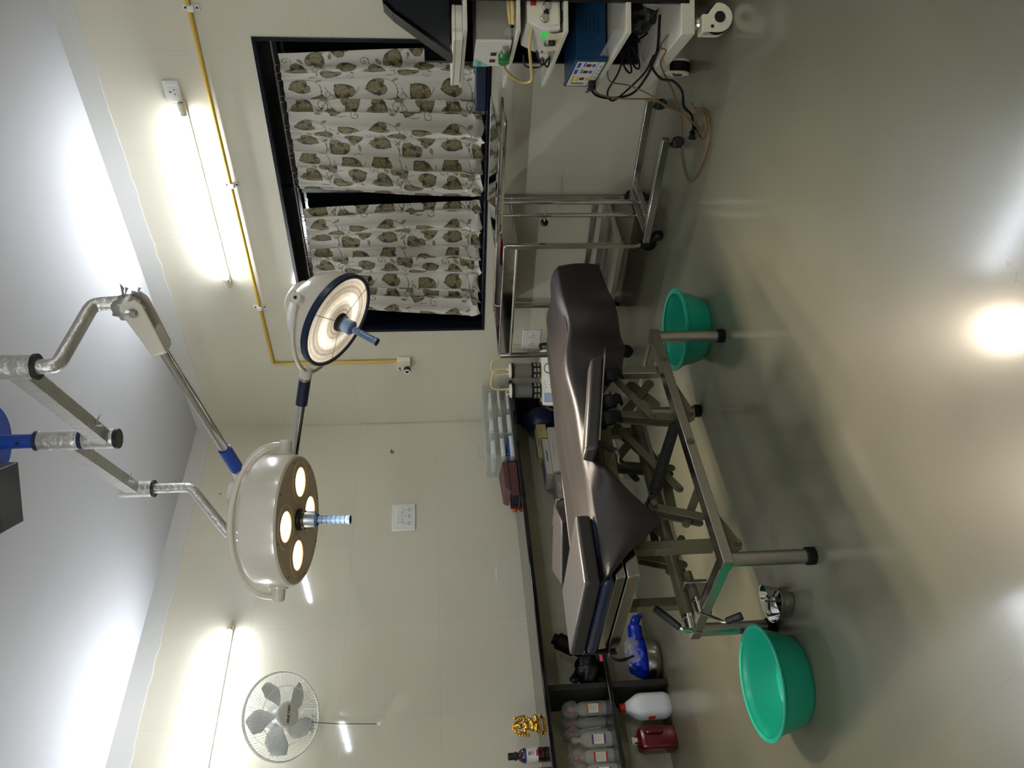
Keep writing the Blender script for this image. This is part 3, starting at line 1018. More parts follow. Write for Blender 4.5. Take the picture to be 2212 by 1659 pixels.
def wrap_patch(o, r, a0, a1, z0, z1, n=8):
    b = MB()
    vs, fs = [], []
    for i in range(n + 1):
        a = a0 + (a1 - a0) * i / n
        for z in (z0, z1):
            vs.append((o[0] + r * math.cos(a), o[1] + r * math.sin(a), o[2] + z))
    for i in range(n):
        fs.append((2 * i, 2 * i + 2, 2 * i + 3, 2 * i + 1))
    return b.add(vs, fs)


va = math.radians(-20)
wrap_patch(o, 0.0411, va - 0.1, va + 0.75, 0.038, 0.05).make('red_band', 'redink', t)
b2 = wrap_patch(o, 0.0411, va + 0.1, va + 0.6, 0.066, 0.07)
for z0 in (0.078, 0.088):
    q = wrap_patch(o, 0.0411, va + 0.0, va + 0.5, z0, z0 + 0.005); b2.add(q.v, q.f)
b2.make('print_lines', 'ink', t)
wrap_patch(o, 0.041, va - 1.6, va + 1.6, 0.104, 0.112).make('blue_band', 'blueink', t)

t = thing('bottle', 'small amber bottle with orange label at the picture edge of the worktop', 'bottle', (0.23, -2.868, CZ))
o = (0.23, -2.868, CZ)
b = MB(); b.lathe([(0.0, 0), (0.03, 0), (0.032, 0.003), (0.032, 0.07), (0.024, 0.083), (0.014, 0.088), (0.014, 0.1)], o); b.make('glass_body', 'amber2', t)
b = MB(); b.lathe([(0.017, 0.09), (0.017, 0.115), (0.0, 0.116)], o); b.make('cap', 'orange', t)
b = MB(); b.lathe([(0.0325, 0.05), (0.0325, 0.07)], o); b.make('paper_label', 'yellowcard', t)

# ------------------------------------------------------- infusion bottles
def iv_bottle(label, o, cap='orange', band='orange', rot=0.0, wrapd=False, h=1.05):
    t = thing('infusion_bottle', label, 'bottle', o, rot, 'infusion bottles on the black shelf')
    W = WORLD[t]
    b = MB(W); b.lathe([(0.0, 0.004), (0.036, 0.0), (0.041, 0.006), (0.041, 0.135 * h), (0.034, 0.155 * h), (0.018, 0.172 * h), (0.013, 0.178 * h), (0.013, 0.19 * h)], n=28, sx=0.72); b.make('bottle_body', 'clearbot', t)
    b = MB(W); b.lathe([(0.015, 0.188 * h), (0.018, 0.195 * h), (0.018, 0.212 * h), (0.012, 0.222 * h), (0.0, 0.224 * h)], n=20); b.make('cap', cap, t)
    b = MB(W); b.box((0.0305, 0, 0.075 * h), (0.002, 0.05, 0.075)); b.make('paper_label', 'label', t)
    b = MB(W); b.box((0.0318, 0, 0.108 * h), (0.001, 0.05, 0.01)); b.box((0.0318, 0, 0.042 * h), (0.001, 0.05, 0.01)); b.make('label_band', band, t)
    b = MB(W)
    for z in (0.094, 0.084, 0.074, 0.062):
        b.box((0.0318, 0.004, z * h), (0.001, 0.032, 0.0025))
    b.make('print_lines', 'devgrey', t)
    if wrapd:
        b = MB(W); b.sph((0, 0, 0.2 * h), (0.04, 0.05, 0.05), 14, 10, warp=lambda p: 1 + 0.22 * math.sin(9 * p.x + 4 * p.z) * math.cos(8 * p.y)); b.make('wrap_film', 'film', t)
    return t


iv_bottle('film wrapped infusion bottle with orange band label nearest the black divider', (0.160, -2.497, SZ), 'orange', 'orange', -0.35, True)
iv_bottle('second infusion bottle from the black divider, seen edge on', (0.075, -2.545, SZ), 'orange', 'label', 0.9, True)
iv_bottle('third infusion bottle from the black divider, seen edge on', (0.085, -2.615, SZ), 'orange', 'label', 1.1, True)
iv_bottle('infusion bottle with purple band label in the middle of the shelf row', (0.180, -2.685, SZ), 'clearbot', 'purpleink', -0.3)
iv_bottle('infusion bottle with red band label next to the purple labelled one', (0.160, -2.775, SZ), 'orange', 'redink', -0.3, True)
iv_bottle('infusion bottle with blue band label at the picture edge of the shelf', (0.195, -2.87, SZ), 'orange', 'blueink', -0.3, True)

# ----------------------------------------------------------- jugs on floor
t = thing('jerry_can', 'white plastic can with red cap on the floor under the shelf', 'can', (0.21, -2.526, 0))
o = Vector((0.21, -2.526, 0))
b = MB()


def sq(o, prof, n=28, sx=1.0, sy=1.0, pw=0.45, rot=0.0):
    """lathe with a rounded-square section"""
    vs, fs = [], []
    for r, z in prof:
        for i in range(n):
            a = 2 * PI * i / n
            c, s2 = math.cos(a), math.sin(a)
            x = math.copysign(abs(c) ** pw, c) * r * sx
            y = math.copysign(abs(s2) ** pw, s2) * r * sy
            vs.append((o[0] + x * math.cos(rot) - y * math.sin(rot), o[1] + x * math.sin(rot) + y * math.cos(rot), o[2] + z))
    for k in range(len(prof) - 1):
        fs += [(k * n + i, k * n + (i + 1) % n, (k + 1) * n + (i + 1) % n, (k + 1) * n + i) for i in range(n)]
    fs.append(tuple(range(n - 1, -1, -1)))
    return vs, fs


vs, fs = sq(o, [(0.056, 0.0), (0.068, 0.022), (0.071, 0.04), (0.071, 0.175), (0.065, 0.2), (0.03, 0.262), (0.022, 0.268), (0.022, 0.28)], sx=0.85, pw=0.55, rot=0.0)
b.add(vs, fs); b.make('can_body', 'milk', t, ang=45)
b = MB(); b.cyl(o + Vector((0, 0, 0.268)), o + Vector((0, 0, 0.3)), 0.026, 0.024, 20); b.make('cap', 'red', t)
b = MB(); b.mm((0.2, -2.6, 0.1), (0.24, -2.5945, 0.14)); b.make('side_label', 'redink', t)

t = thing('jerry_can', 'dark red plastic can with cream cap on the floor under the shelf', 'can', (0.17, -2.705, 0))
o = Vector((0.17, -2.705, 0))
b = MB(); vs, fs = sq(o, [(0.06, 0.0), (0.067, 0.012), (0.068, 0.17), (0.062, 0.2), (0.05, 0.216), (0.02, 0.222), (0.02, 0.24)], sx=0.9, pw=0.4); b.add(vs, fs); b.make('can_body', 'darkred', t, ang=45)
b = MB(); b.cyl(o + Vector((0, 0, 0.224)), o + Vector((0, 0, 0.256)), 0.022, 0.021, 20); b.make('cap', 'cream', t)
b = MB(); b.tube([(0.226, -2.685, 0.175), (0.242, -2.685, 0.165), (0.242, -2.685, 0.095), (0.224, -2.685, 0.085)], 0.009, 10, 4); b.make('grip', 'darkred', t)

# steel bowl holding a blue bag, lower shelf floor
t = thing('bowl', 'round stainless steel bowl on the floor under the shelf', 'bowl', (0.2, -2.235, 0))
o = (0.2, -2.235, 0)
b = MB(); b.lathe([(0.0, 0.0), (0.095, 0.0), (0.12, 0.018), (0.132, 0.05), (0.137, 0.092), (0.146, 0.095), (0.146, 0.098), (0.134, 0.097), (0.128, 0.052), (0.116, 0.022), (0.09, 0.006), (0, 0.006)], o, 48); b.make('bowl_shell', 'steel', t)
b = MB(); b.sph((0.2, -2.235, 0.115), (0.105, 0.118, 0.07), 28, 18, warp=lambda p: 1 + 0.1 * math.sin(7 * p.x + 5 * p.y) + 0.08 * math.cos(9 * p.y - 4 * p.z))
b.tube([(0.22, -2.13, 0.12), (0.24, -2.06, 0.12), (0.25, -2.0, 0.11), (0.255, -1.965, 0.07)], [0.05, 0.045, 0.03, 0.018], 10, 5)
tag(b.make('plastic_bag', 'bluebag', ang=60), 'crumpled blue plastic bag stuffed in the steel bowl', 'bag')
b = MB(); b.sph((0.235, -2.2, 0.155), (0.07, 0.1, 0.055), 24, 14, warp=lambda p: 1 + 0.16 * math.sin(11 * p.x + 6 * p.y) * math.cos(9 * p.y))
tag(b.make('plastic_wrap', 'film', ang=60), 'clear plastic wrap heaped over the blue bag', 'wrap')

# dark padded things on the shelf
b = MB(); b.tube([(0.2, -2.06, 0.64), (0.19, -2.09, 0.58), (0.18, -2.13, 0.5), (0.17, -2.17, 0.42), (0.17, -2.18, SZ + 0.052)], [0.042, 0.064, 0.066, 0.052, 0.045, 0.05], 14, 6, flat=0.8)
tag(b.make('padded_support', 'rubber', ang=70), 'tall black padded support leaning upright on the shelf', 'padded support')
b = MB(); b.sph((0.2, -2.285, SZ + 0.083), (0.085, 0.095, 0.085), 26, 18, warp=lambda p: 1 + 0.08 * math.sin(8 * p.y + 3) + 0.06 * math.cos(9 * p.z + 4 * p.y))
b.tube([(0.24, -2.35, SZ + 0.15), (0.26, -2.375, SZ + 0.175), (0.26, -2.36, SZ + 0.2), (0.24, -2.32, SZ + 0.17)], 0.01, 8, 4)
tag(b.make('black_bag', 'blackbag', ang=60), 'bulging tied black bag on the shelf beside the divider', 'bag')
b = MB(); b.box((0.318, -2.23, SZ + 0.0085), (0.012, 0.11, 0.017)); tag(b.make('packet', 'pink', bevel=0.002), 'narrow pink packet on the shelf edge below the black bag', 'packet')

# boxes at the corner end of the shelf
def carton(label, lo, hi, mat, cat='box', extra=None, rot=0.0):
    c = ((lo[0] + hi[0]) / 2, (lo[1] + hi[1]) / 2, lo[2])
    t = thing('carton', label, cat, c, rot, 'cartons on the black shelf')
    W = WORLD[t]
    d = [hi[i] - lo[i] for i in range(3)]
    b = MB(W); b.box((0, 0, d[2] / 2), d); b.make('box_body', mat, t, bevel=0.003)
    b = MB(W); b.box((0, 0, d[2] + 0.0006), (d[0] * 0.16, d[1] * 0.999, 0.001)); b.box((d[0] / 2 + 0.0006, 0, d[2] * 0.55), (0.001, d[1] * 0.3, d[2] * 0.16)); b.make('tape_strip', extra or 'card', t)
    return t


z = SZ
carton('long white carton lying lowest next to the pale grey cartons', (0.08, -0.80, z), (0.3, -0.36, z + 0.06), 'whitecard')
carton('long white carton stacked on another white carton', (0.085, -0.80, z + 0.0605), (0.3, -0.37, z + 0.12), 'whitecard')
carton('white carton with blue end lying on top of the white cartons', (0.09, -0.81, z + 0.121), (0.28, -0.47, z + 0.17), 'whitecard', extra='bluecard')
carton('pale yellow carton standing in front of the dark bag', (0.16, -0.44, z + 0.121), (0.26, -0.30, z + 0.2), 'yellowcard')
carton('slim carton with teal side leaning beside the yellow carton', (0.14, -0.60, z + 0.171), (0.22, -0.31, z + 0.205), 'yellowcard', extra='tealcard')
carton('grey carton lowest of the two at the near end of the row', (0.12, -1.06, z), (0.3, -0.83, z + 0.055), 'greycard')
carton('grey carton lying on top of the other grey carton', (0.115, -1.04, z + 0.0555), (0.29, -0.825, z + 0.115), 'greycard')
b = MB(); b.sph((0.19, -0.2, SZ + 0.15), (0.12, 0.115, 0.152), 22, 16, warp=lambda p: 1 + 0.05 * math.sin(7 * p.y + 2 * p.z))
tag(b.make('dark_bag', 'navyfab', ang=60), 'bulky dark navy bag on the shelf in the corner', 'bag')
carton('large kraft carton standing on the floor under the corner shelf', (0.05, -0.95, 0), (0.36, -0.48, 0.21), 'card')
carton('flat kraft carton lying on top of the large floor carton', (0.08, -0.9, 0.2105), (0.33, -0.55, 0.3), 'card')
b = MB()
o = (0.46, -1.18, 0)
vs, fs = sq(o, [(0.1, 0.0), (0.125, 0.2), (0.132, 0.2), (0.132, 0.207), (0.12, 0.207), (0.095, 0.01)], sx=0.8, sy=1.1, pw=0.35)
b.add(vs, fs); tag(b.make('bin', 'devgrey', ang=45), 'grey plastic bin on the floor under the worktop edge', 'bin')
# ----------------------------------------------------------- surgical lights
PX, PY = 2.141, -2.012
t = thing('surgical_light', 'ceiling mounted operating light with two lamp heads on jointed silver arms', 'operating light', (PX, PY, RZ))
LT = t
b = MB(); b.cyl((PX, PY, RZ), (PX, PY, RZ - 0.022), 0.17, 0.165, 48); b.make('ceiling_plate', 'blue', t, bevel=0.004)
b = MB(); b.cyl((PX, PY, RZ - 0.02), (PX, PY, 3.02), 0.031, n=28); b.make('drop_pole', 'blue', t)
for z in (3.11,):
    b = MB(); b.cyl((PX + 0.018, PY - 0.03, z), (PX + 0.022, PY - 0.036, z), 0.006, n=10); b.make('pole_screw', 'ink', t)
for za, zb in ((3.035, 2.865), (2.848, 2.715)):
    b = MB(); b.lathe([(0.0415, zb), (0.0425, zb + 0.01), (0.0422, (za + zb) / 2), (0.0425, za - 0.01), (0.0415, za)], (PX, PY, 0), 32); b.make('foil_sleeve', 'foil', t)
for z in (3.04, 2.857, 2.71):
    b = MB(); b.cyl((PX, PY, z - 0.009), (PX, PY, z + 0.009), 0.044, n=32); b.make('collar_ring', 'navy' if z > 2.75 else 'black', t, bevel=0.002)


def ribbed_arm(p0, p1, w, h, nm):
    """square arm wrapped in crossways ribs"""
    p0, p1 = Vector(p0), Vector(p1)
    b = MB()
    d = (p1 - p0)
    L = d.length
    n = int(L / 0.016)
    b.beam(p0, p1, w, h)
    for i in range(n):
        a, c = i / n, (i + 0.72) / n
        b.beam(p0 + d * a, p0 + d * c, w + 0.003, h + 0.003)
    return b.make(nm, 'alu', LT, smooth=False)


ZA, ZB = 2.765, 2.937
SA, SB = Vector((2.85, -2.305, 0)), Vector((1.368, -1.682, 0))
ribbed_arm((PX, PY, ZA), (SA.x, SA.y, ZA), 0.055, 0.06, 'swing_arm')
ribbed_arm((PX, PY, ZB), (SB.x, SB.y, ZB), 0.055, 0.06, 'swing_arm')
for p, f in (((PX, PY), 0.55), ):
    pass


def clip_screw(p, q, f, z):
    """little strap screw standing off the arm"""
    x, y = PX + (q.x - PX) * f, PY + (q.y - PY) * f
    b = MB(); b.cyl((x, y, z - 0.03), (x, y, z - 0.062), 0.004, n=8); b.add([(x - 0.006, y, z - 0.03), (x + 0.022, y + 0.012, z - 0.036), (x + 0.03, y + 0.04, z - 0.05), (x + 0.004, y + 0.02, z - 0.032)], [(0, 1, 2, 3)])
    b.make('strap_screw', 'foil', LT)


clip_screw(None, SA, 0.22, ZA)
clip_screw(None, SB, 0.8, ZB)
for S, zt, zb in ((SA, ZA + 0.08, 2.69), (SB, ZB + 0.07, 2.835)):
    b = MB(); b.lathe([(0.03, zb), (0.043, zb + 0.004), (0.0425, (zt + zb) / 2), (0.043, zt), (0.0, zt)], (S.x, S.y, 0), 32); b.make('foil_sleeve', 'foil', t)
    b = MB(); b.lathe([(0.026, zb - 0.004), (0.046, zb - 0.004), (0.046, zb + 0.008), (0.026, zb + 0.008)], (S.x, S.y, 0), 32); b.make('collar_ring', 'black', t)
# bent pipe under the near sleeve, then the hinge with torn foil
pA = [Vector((SA.x, SA.y, 2.70)), Vector((SA.x, SA.y, 2.625)), Vector((2.856, -1.975, 2.598)), Vector((2.858, -1.968, 2.50))]
b = MB()


def mitre(b, P, r, n=20, cut=0.03):
    Q = [P[0]]
    for i in range(1, len(P) - 1):
        a = (P[i - 1] - P[i]).normalized(); c = (P[i + 1] - P[i]).normalized()
        for k in np.linspace(0, 1, 4):
            Q.append(P[i] + a * cut * (1 - k) ** 2 + c * cut * k ** 2)
    Q.append(P[-1])
    b.tube(Q, r, n)


mitre(b, pA, 0.026)
b.make('bent_pipe', 'foil', t)
hj = Vector((2.846, -1.985, 2.44))
b = MB()
b.sph(hj + Vector((0.0, 0.0, 0.03)), (0.046, 0.046, 0.06), 20, 14, warp=lambda p: 1 + 0.09 * math.sin(9 * p.x + 5 * p.z) + 0.06 * math.cos(11 * p.y))
for k in range(9):
    a = random.uniform(0.3, 2.4); z = random.uniform(-0.02, 0.05); l = random.uniform(0.02, 0.055)
    d = Vector((math.cos(a), math.sin(a), 0))
    p = hj + d * 0.042 + Vector((0, 0, z))
    s2 = Vector((-d.y, d.x, 0)) * 0.016
    b.add([p - s2, p + s2 * 0.8, p + d * l + s2 * 0.5 + Vector((0, 0, 0.012)), p + d * l * 0.7 - s2 * 0.9 - Vector((0, 0, 0.01))], [(0, 1, 2, 3)])
b.make('torn_foil', 'foil', t, ang=60)

# lamp frames: x = towards the right hand pivot, z = out of the back
L1, N1, A1 = Vector((1.94, -2.333, 1.93)), Vector((0.107, -0.124, -0.986)).normalized(), Vector((0.58, 0.814, -0.039)).normalized()
L2, N2, A2 = Vector((2.298, -1.427, 1.795)), Vector((-0.104, -0.571, -0.814)).normalized(), Vector((0.619, 0.604, -0.502)).normalized()


def lamp_frame(L, N, A):
    z = -N
    x = (A - z * A.dot(z)).normalized()
    y = z.cross(x)
    return axes(L, x, y, z)


F1, F2 = lamp_frame(L1, N1, A1), lamp_frame(L2, N2, A2)
hub1 = F1 @ Vector((0.19, 0.02, 0.275))
hub2 = F2 @ Vector((-0.288, 0.0, 0.012))

# near spring arm: fork, chrome tube, blue sleeve, down to the four-bulb head
d1 = (hub1 - hj).normalized()
side = d1.cross(Vector((0, 0, 1))).normalized()
upv = side.cross(d1)
b = MB()
for s in (-1, 1):
    pl = [(-0.045, -0.03), (-0.02, -0.045), (0.03, -0.042), (0.19, -0.03), (0.19, 0.03), (0.03, 0.042), (-0.02, 0.045), (-0.045, 0.03)]
    b.prism(pl, hj + side * (0.036 * s - 0.005), d1, upv, side, 0.010)
b.prism([(0.1, -0.034), (0.2, -0.028), (0.2, 0.028), (0.1, 0.034)], hj - side * 0.034, d1, upv, side, 0.068)
b.make('fork', 'lampwhite', t, bevel=0.004)
for s in (-1, 1):
    b = MB(); b.cyl(hj + side * 0.038 * s, hj + side * 0.043 * s, 0.02, n=20); b.cyl(hj + side * 0.043 * s, hj + side * 0.056 * s, 0.014, n=6); b.make('hinge_bolt', 'chrome', t)
Ld = (hub1 - hj).length
b = MB(); b.cyl(hj + d1 * 0.19, hub1 - d1 * 0.15, 0.0205, n=28); b.make('chrome_arm', 'chrome', t)
b = MB(); b.lathe([(0.022, 0), (0.029, 0.002), (0.029, 0.125), (0.024, 0.127)], M=axes(hub1 - d1 * 0.165, side, upv, d1), n=28); b.make('blue_sleeve', 'blue', t)
b = MB(); b.cyl(hub1 - d1 * 0.045, hub1 - d1 * 0.036, 0.03, n=28); b.make('chrome_ring', 'chrome', t)

# far drop: vertical pipe, bend, spring arm to the bowl shaped head
c2 = Vector((1.189, -1.881, 2.445)); c3 = Vector((1.182, -1.893, 2.17))
b = MB(); mitre(b, [Vector((SB.x, SB.y, 2.84)), Vector((SB.x, SB.y, 2.645)), c2, c3], 0.026); b.make('bent_pipe', 'foil', t)
b = MB(); b.sph(c3, 0.045); b.make('hinge_joint', 'lampwhite', t)
d2 = (hub2 - c3).normalized()
s2 = d2.cross(Vector((0, 0, 1))).normalized(); u2 = s2.cross(d2)
b = MB(); b.cyl(c3, hub2 - d2 * 0.14, 0.0205, n=28); b.make('chrome_arm', 'chrome', t)
b = MB(); b.lathe([(0.022, 0), (0.029, 0.002), (0.029, 0.14), (0.024, 0.142)], M=axes(hub2 - d2 * 0.185, s2, u2, d2), n=28); b.make('blue_sleeve', 'navy', t)
b = MB(); b.cyl(hub2 - d2 * 0.045, hub2 - d2 * 0.036, 0.03, n=28); b.make('chrome_ring', 'chrome', t)


def handle(F, head, zoff=0.0):
    b = MB(F); b.lathe([(0.048, 0.004 + zoff), (0.048, -0.012 + zoff), (0.04, -0.02 + zoff), (0.04, -0.03 + zoff)], n=32); b.make('handle_collar', 'black', head)
    b = MB(F)
    b.lathe([(0.036, -0.028 + zoff), (0.036, -0.078 + zoff), (0.024, -0.086 + zoff)], n=32)
    pr = [(0.017, -0.08 + zoff)]
    for k in range(6):
        z = -0.09 - 0.02 * k + zoff
        pr += [(0.0175, z), (0.0175, z - 0.015), (0.0158, z - 0.016), (0.0158, z - 0.019)]
    pr += [(0.018, -0.214 + zoff), (0.02, -0.216 + zoff), (0.02, -0.228 + zoff)]
    b.lathe(pr, n=28)
    b.make('grip_handle', 'handle', head)
    b = MB(F); b.lathe([(0.0195, -0.228 + zoff), (0.014, -0.23 + zoff), (0, -0.23 + zoff)], n=24); b.make('handle_tip', 'black', head)


# --- four bulb head
b = MB(F1)
b.lathe([(0.0, 0.205), (0.1, 0.2), (0.17, 0.188), (0.2, 0.17), (0.268, 0.158), (0.281, 0.14), (0.283, 0.03), (0.279, 0.008), (0.27, 0.0), (0.262, 0.0)], n=72)
head = b.make('lamp_head', 'lampwhite', t)
cups = [(0.162, 0.0), (0.04, 0.145), (-0.03, -0.152), (-0.152, 0.01)]
b = MB(F1)
nS = 96
# face disc with four round holes: polar strips between holes are filled by a fine grid
gr = 100
vs, idx, fs = [], {}, []


def keep(x, y):
    if x * x + y * y > 0.262 ** 2:
        return False
    return all((x - cx) ** 2 + (y - cy) ** 2 > 0.066 ** 2 for cx, cy in cups)


st = 0.53 / gr
for i in range(gr):
    for j in range(gr):
        x, y = -0.265 + (i + 0.5) * st, -0.265 + (j + 0.5) * st
        if keep(x, y):
            q = []
            for di, dj in ((0, 0), (1, 0), (1, 1), (0, 1)):
                key = (i + di, j + dj)
                if key not in idx:
                    idx[key] = len(vs)
                    vs.append((-0.265 + key[0] * st, -0.265 + key[1] * st, 0.001))
                q.append(idx[key])
            fs.append(tuple(q))
b.add(vs, fs)
b.lathe([(0.272, 0.0), (0.256, -0.0015), (0.25, 0.001)], n=72)
for cx, cy in cups:
    b.lathe([(0.063, 0.003), (0.064, -0.001), (0.072, -0.002), (0.074, 0.001)], (cx, cy, 0), 40)
    b.lathe([(0.085, 0.0015), (0.088, -0.003), (0.093, -0.003), (0.096, 0.0015)], (cx, cy, 0), 40)
b.make('face_plate', 'lampface', head)
for k, (cx, cy) in enumerate(cups):
    b = MB(F1); b.lathe([(0.065, 0.001), (0.064, 0.012), (0.058, 0.04), (0.042, 0.065), (0.015, 0.075), (0, 0.076)], (cx, cy, 0), 36); b.make('reflector', 'lens_warm', head)
    b = MB(F1); b.sph((cx, cy, 0.03), (0.016, 0.016, 0.024), 16, 10); b.make('bulb', 'lens_on', head)
    b = MB(F1); b.lathe([(0.064, 0.002), (0.0, 0.002)], (cx, cy, 0), 36); b.make('cover_glass', 'acrylic', head)
handle(F1, head)
for s in (-1, 1):
    b = MB(F1)
    b.cyl((s * 0.278, 0, 0.075), (s * 0.292, 0, 0.075), 0.045, 0.04, 28)
    b.cyl((s * 0.29, 0, 0.075), (s * 0.338, 0, 0.075), 0.03, 0.028, 28)
    b.make('pivot_knob', 'lampwhite', head, bevel=0.003)
    b = MB(F1); b.cyl((s * 0.338, 0, 0.075), (s * 0.345, 0, 0.075), 0.026, 0.022, 24); b.make('knob_cap', 'white', head)
for off, rr in ((0.02, 0.0125), (-0.02, 0.0125)):
    b = MB(F1)
    b.tube([(-0.325 * math.cos(a), off * (1 - 0.5 * abs(math.cos(a))), 0.075 + 0.225 * math.sin(a) ** 0.75 if math.sin(a) > 0 else 0.075) for a in np.linspace(0.0, PI, 30)], rr, 12)
    b.make('yoke_tube', 'lampwhite', head)
b = MB(); b.cyl(hub1 - d1 * 0.037, hub1 + d1 * 0.015, 0.029, 0.036, 24); b.make('yoke_hub', 'lampwhite', head, bevel=0.004)
b = MB(F1)
for a in range(8):
    th = PI / 8 + a * PI / 4
    b.cyl((0.256 * math.cos(th), 0.256 * math.sin(th), -0.001), (0.256 * math.cos(th), 0.256 * math.sin(th), -0.003), 0.004, n=8)
b.make('face_screws', 'ink', head)

# --- bowl shaped head with one big ringed glass
b = MB(F2)
b.lathe([(0.0, 0.262), (0.05, 0.262), (0.085, 0.256), (0.1, 0.24), (0.1, 0.205), (0.14, 0.19), (0.185, 0.15), (0.213, 0.1), (0.229, 0.05), (0.234, 0.02), (0.234, 0.012)], n=72)
head2 = b.make('lamp_head', 'lampwhite', t)
b = MB(F2); b.lathe([(0.236, 0.022), (0.243, 0.018), (0.243, -0.012), (0.236, -0.016), (0.226, -0.012), (0.224, 0.004)], n=72); b.make('rim_band', 'navy', head2)
b = MB(F2)
prof, glow = [], []
for k in range(60):
    r = 0.226 * (1 - k / 59)
    z = -0.004 - 0.012 * (1 - (r / 0.226) ** 2)
    prof.append((r, z))
b.lathe(prof, n=72)
lens = b.make('ringed_glass', 'lens_big', head2)
ga = lens.data.attributes.new('glow', 'FLOAT', 'POINT')
gl = []
for r, z in prof:
    f = r / 0.226
    g = 0.28 + 0.75 * math.exp(-((f - 0.55) / 0.13) ** 2) + 0.22 * math.exp(-((f - 0.92) / 0.1) ** 2) + 0.1 * math.sin(f * 60)
    gl += [max(0.02, g)] * 72
for i in range(len(gl)):
    a = 2 * PI * (i % 72) / 72
    gl[i] *= 0.82 + 0.28 * math.sin(2 * a + 0.6)
ga.data.foreach_set('value', gl)
b = MB(F2)
for k in range(3):
    a = k * 2 * PI / 3 + 0.4
    b.tube([(0.04 * math.cos(a), 0.04 * math.sin(a), -0.017), (0.224 * math.cos(a), 0.224 * math.sin(a), -0.006)], 0.0022, 6)
b.make('glass_seam', 'lampface', head2)
handle(F2, head2, -0.012)
b = MB(F2); b.cyl((0.2, 0.1, 0.03), (0.25, 0.13, 0.03), 0.004, n=10); b.make('side_pin', 'chrome', head2)
b = MB(F2); b.sph((0.262, 0.137, 0.03), (0.016, 0.016, 0.012), 6, 6); b.make('pin_knob', 'black', head2)
b = MB(F2); b.cyl((0.0, 0.0, 0.26), (0.0, 0.0, 0.275), 0.01, n=10); b.make('back_knob', 'black', head2)
for s in (-1, 1):
    b = MB(F2); b.cyl((0, s * 0.205, 0.1), (0, s * 0.262, 0.1), 0.028, 0.026, 24); b.make('pivot_knob', 'lampwhite', head2, bevel=0.003)
    b = MB(F2); b.cyl((0, s * 0.262, 0.1), (0, s * 0.265, 0.1), 0.008, n=12); b.make('knob_cap', 'ink', head2)
b = MB(F2); b.tube([(-0.288 * math.sin(a), -0.245 * math.cos(a), 0.10 - 0.088 * math.sin(a)) for a in np.linspace(0, PI, 30)], 0.0105, 12); b.make('yoke_tube', 'lampwhite', head2)
b = MB(); b.cyl(hub2 - d2 * 0.037, hub2 + d2 * 0.012, 0.03, 0.034, 24); b.make('yoke_hub', 'lampwhite', head2, bevel=0.006)
b = MB(F2); b.box((0.0, -0.2, 0.135), (0.055, 0.004, 0.04), Matrix.Rotation(0.0, 4, 'X')); b.make('rating_plate', 'alu', head2)


def spot(F, p, power, size, blend, radius, name):
    L = bpy.data.lights.new(name, 'SPOT')
    L.energy = power
    L.color = (1.0, 0.84, 0.66)
    L.spot_size = size
    L.spot_blend = blend
    L.shadow_soft_size = radius
    o = bpy.data.objects.new(name, L)
    COL.objects.link(o)
    o.matrix_world = F @ Matrix.Translation(p)
    return o


# ceiling control box
t = thing('control_box', 'black metal control box fixed to the ceiling beside the blue plate', 'control box', (1.99, -2.13, RZ))
u = Vector((0.80, 0.59, 0)); w = Vector((-0.59, 0.80, 0))
u = Vector((0.79, 0.61, 0)).normalized(); w = Vector((-u.y, u.x, 0))
cb0 = Vector((1.975, -2.03, 0))
b = MB(); b.prism([(0.03, -0.02), (0.3, -0.02), (0.3, -0.2), (0.03, -0.2)], Vector((1.765, -2.185, RZ - 0.085)), u, w, Vector((0, 0, 1)), 0.085); b.make('casing', 'devdark', t, bevel=0.003)
b = MB()
for k in range(12):
    b.prism([(0.03, -0.035 - 0.013 * k), (0.027, -0.035 - 0.013 * k), (0.027, -0.041 - 0.013 * k), (0.03, -0.041 - 0.013 * k)], Vector((1.765, -2.185, RZ - 0.07)), u, w, Vector((0, 0, 1)), 0.055)
b.make('vent_slots', 'ink', t)
# --------------------------------------------------------------- basins etc.
def basin(label, x, y, rt, h, rb, lip):
    t = thing('basin', label, 'basin', (x, y, 0), 0, 'green plastic basins on the floor')
    b = MB()
    pr = [(0.0, 0.004), (rb - 0.02, 0.002), (rb - 0.006, 0.0), (rb, 0.006)]
    for k in range(1, 9):
        f = k / 9
        r = rb + (rt - 0.012 - rb) * (f ** 0.75)
        pr += [(r, h * f), (r + 0.0012, h * f + 0.001)]
    pr += [(rt - 0.012, h - 0.012), (rt - 0.004, h - 0.008 * lip), (rt, h - 0.006), (rt + 0.001, h), (rt - 0.004, h + 0.003), (rt - 0.015 * lip, h), (rt - 0.017, h - 0.01)]
    for k in range(8, 0, -1):
        f = k / 9
        r = rb - 0.004 + (rt - 0.014 - rb) * (f ** 0.75)
        pr.append((r, h * f))
    pr += [(rb - 0.012, 0.011), (0.0, 0.008)]
    b.lathe(pr, (x, y, 0), 72)
    b.make('basin_shell', 'green', t, ang=50)
    return t


basin('large green plastic basin on the open floor beside the cranks', 1.985, -3.187, 0.208, 0.143, 0.152, 1.0)
basin('green plastic basin partly behind the table leg at the window end', 2.287, -1.528, 0.203, 0.147, 0.146, 1.6)

t = thing('kidney_dish', 'small shiny steel kidney dish on the floor near the crank handles', 'kidney dish', (2.13, -2.925, 0))
b = MB()


def kid(a, r):
    x = math.cos(a) * 0.105 * r
    y = math.sin(a) * 0.07 * r
    y2 = y + 0.028 * r * math.cos(a) ** 2 - 0.052 * math.exp(-((a - PI / 2) / 0.42) ** 2) * r
    return x, y2


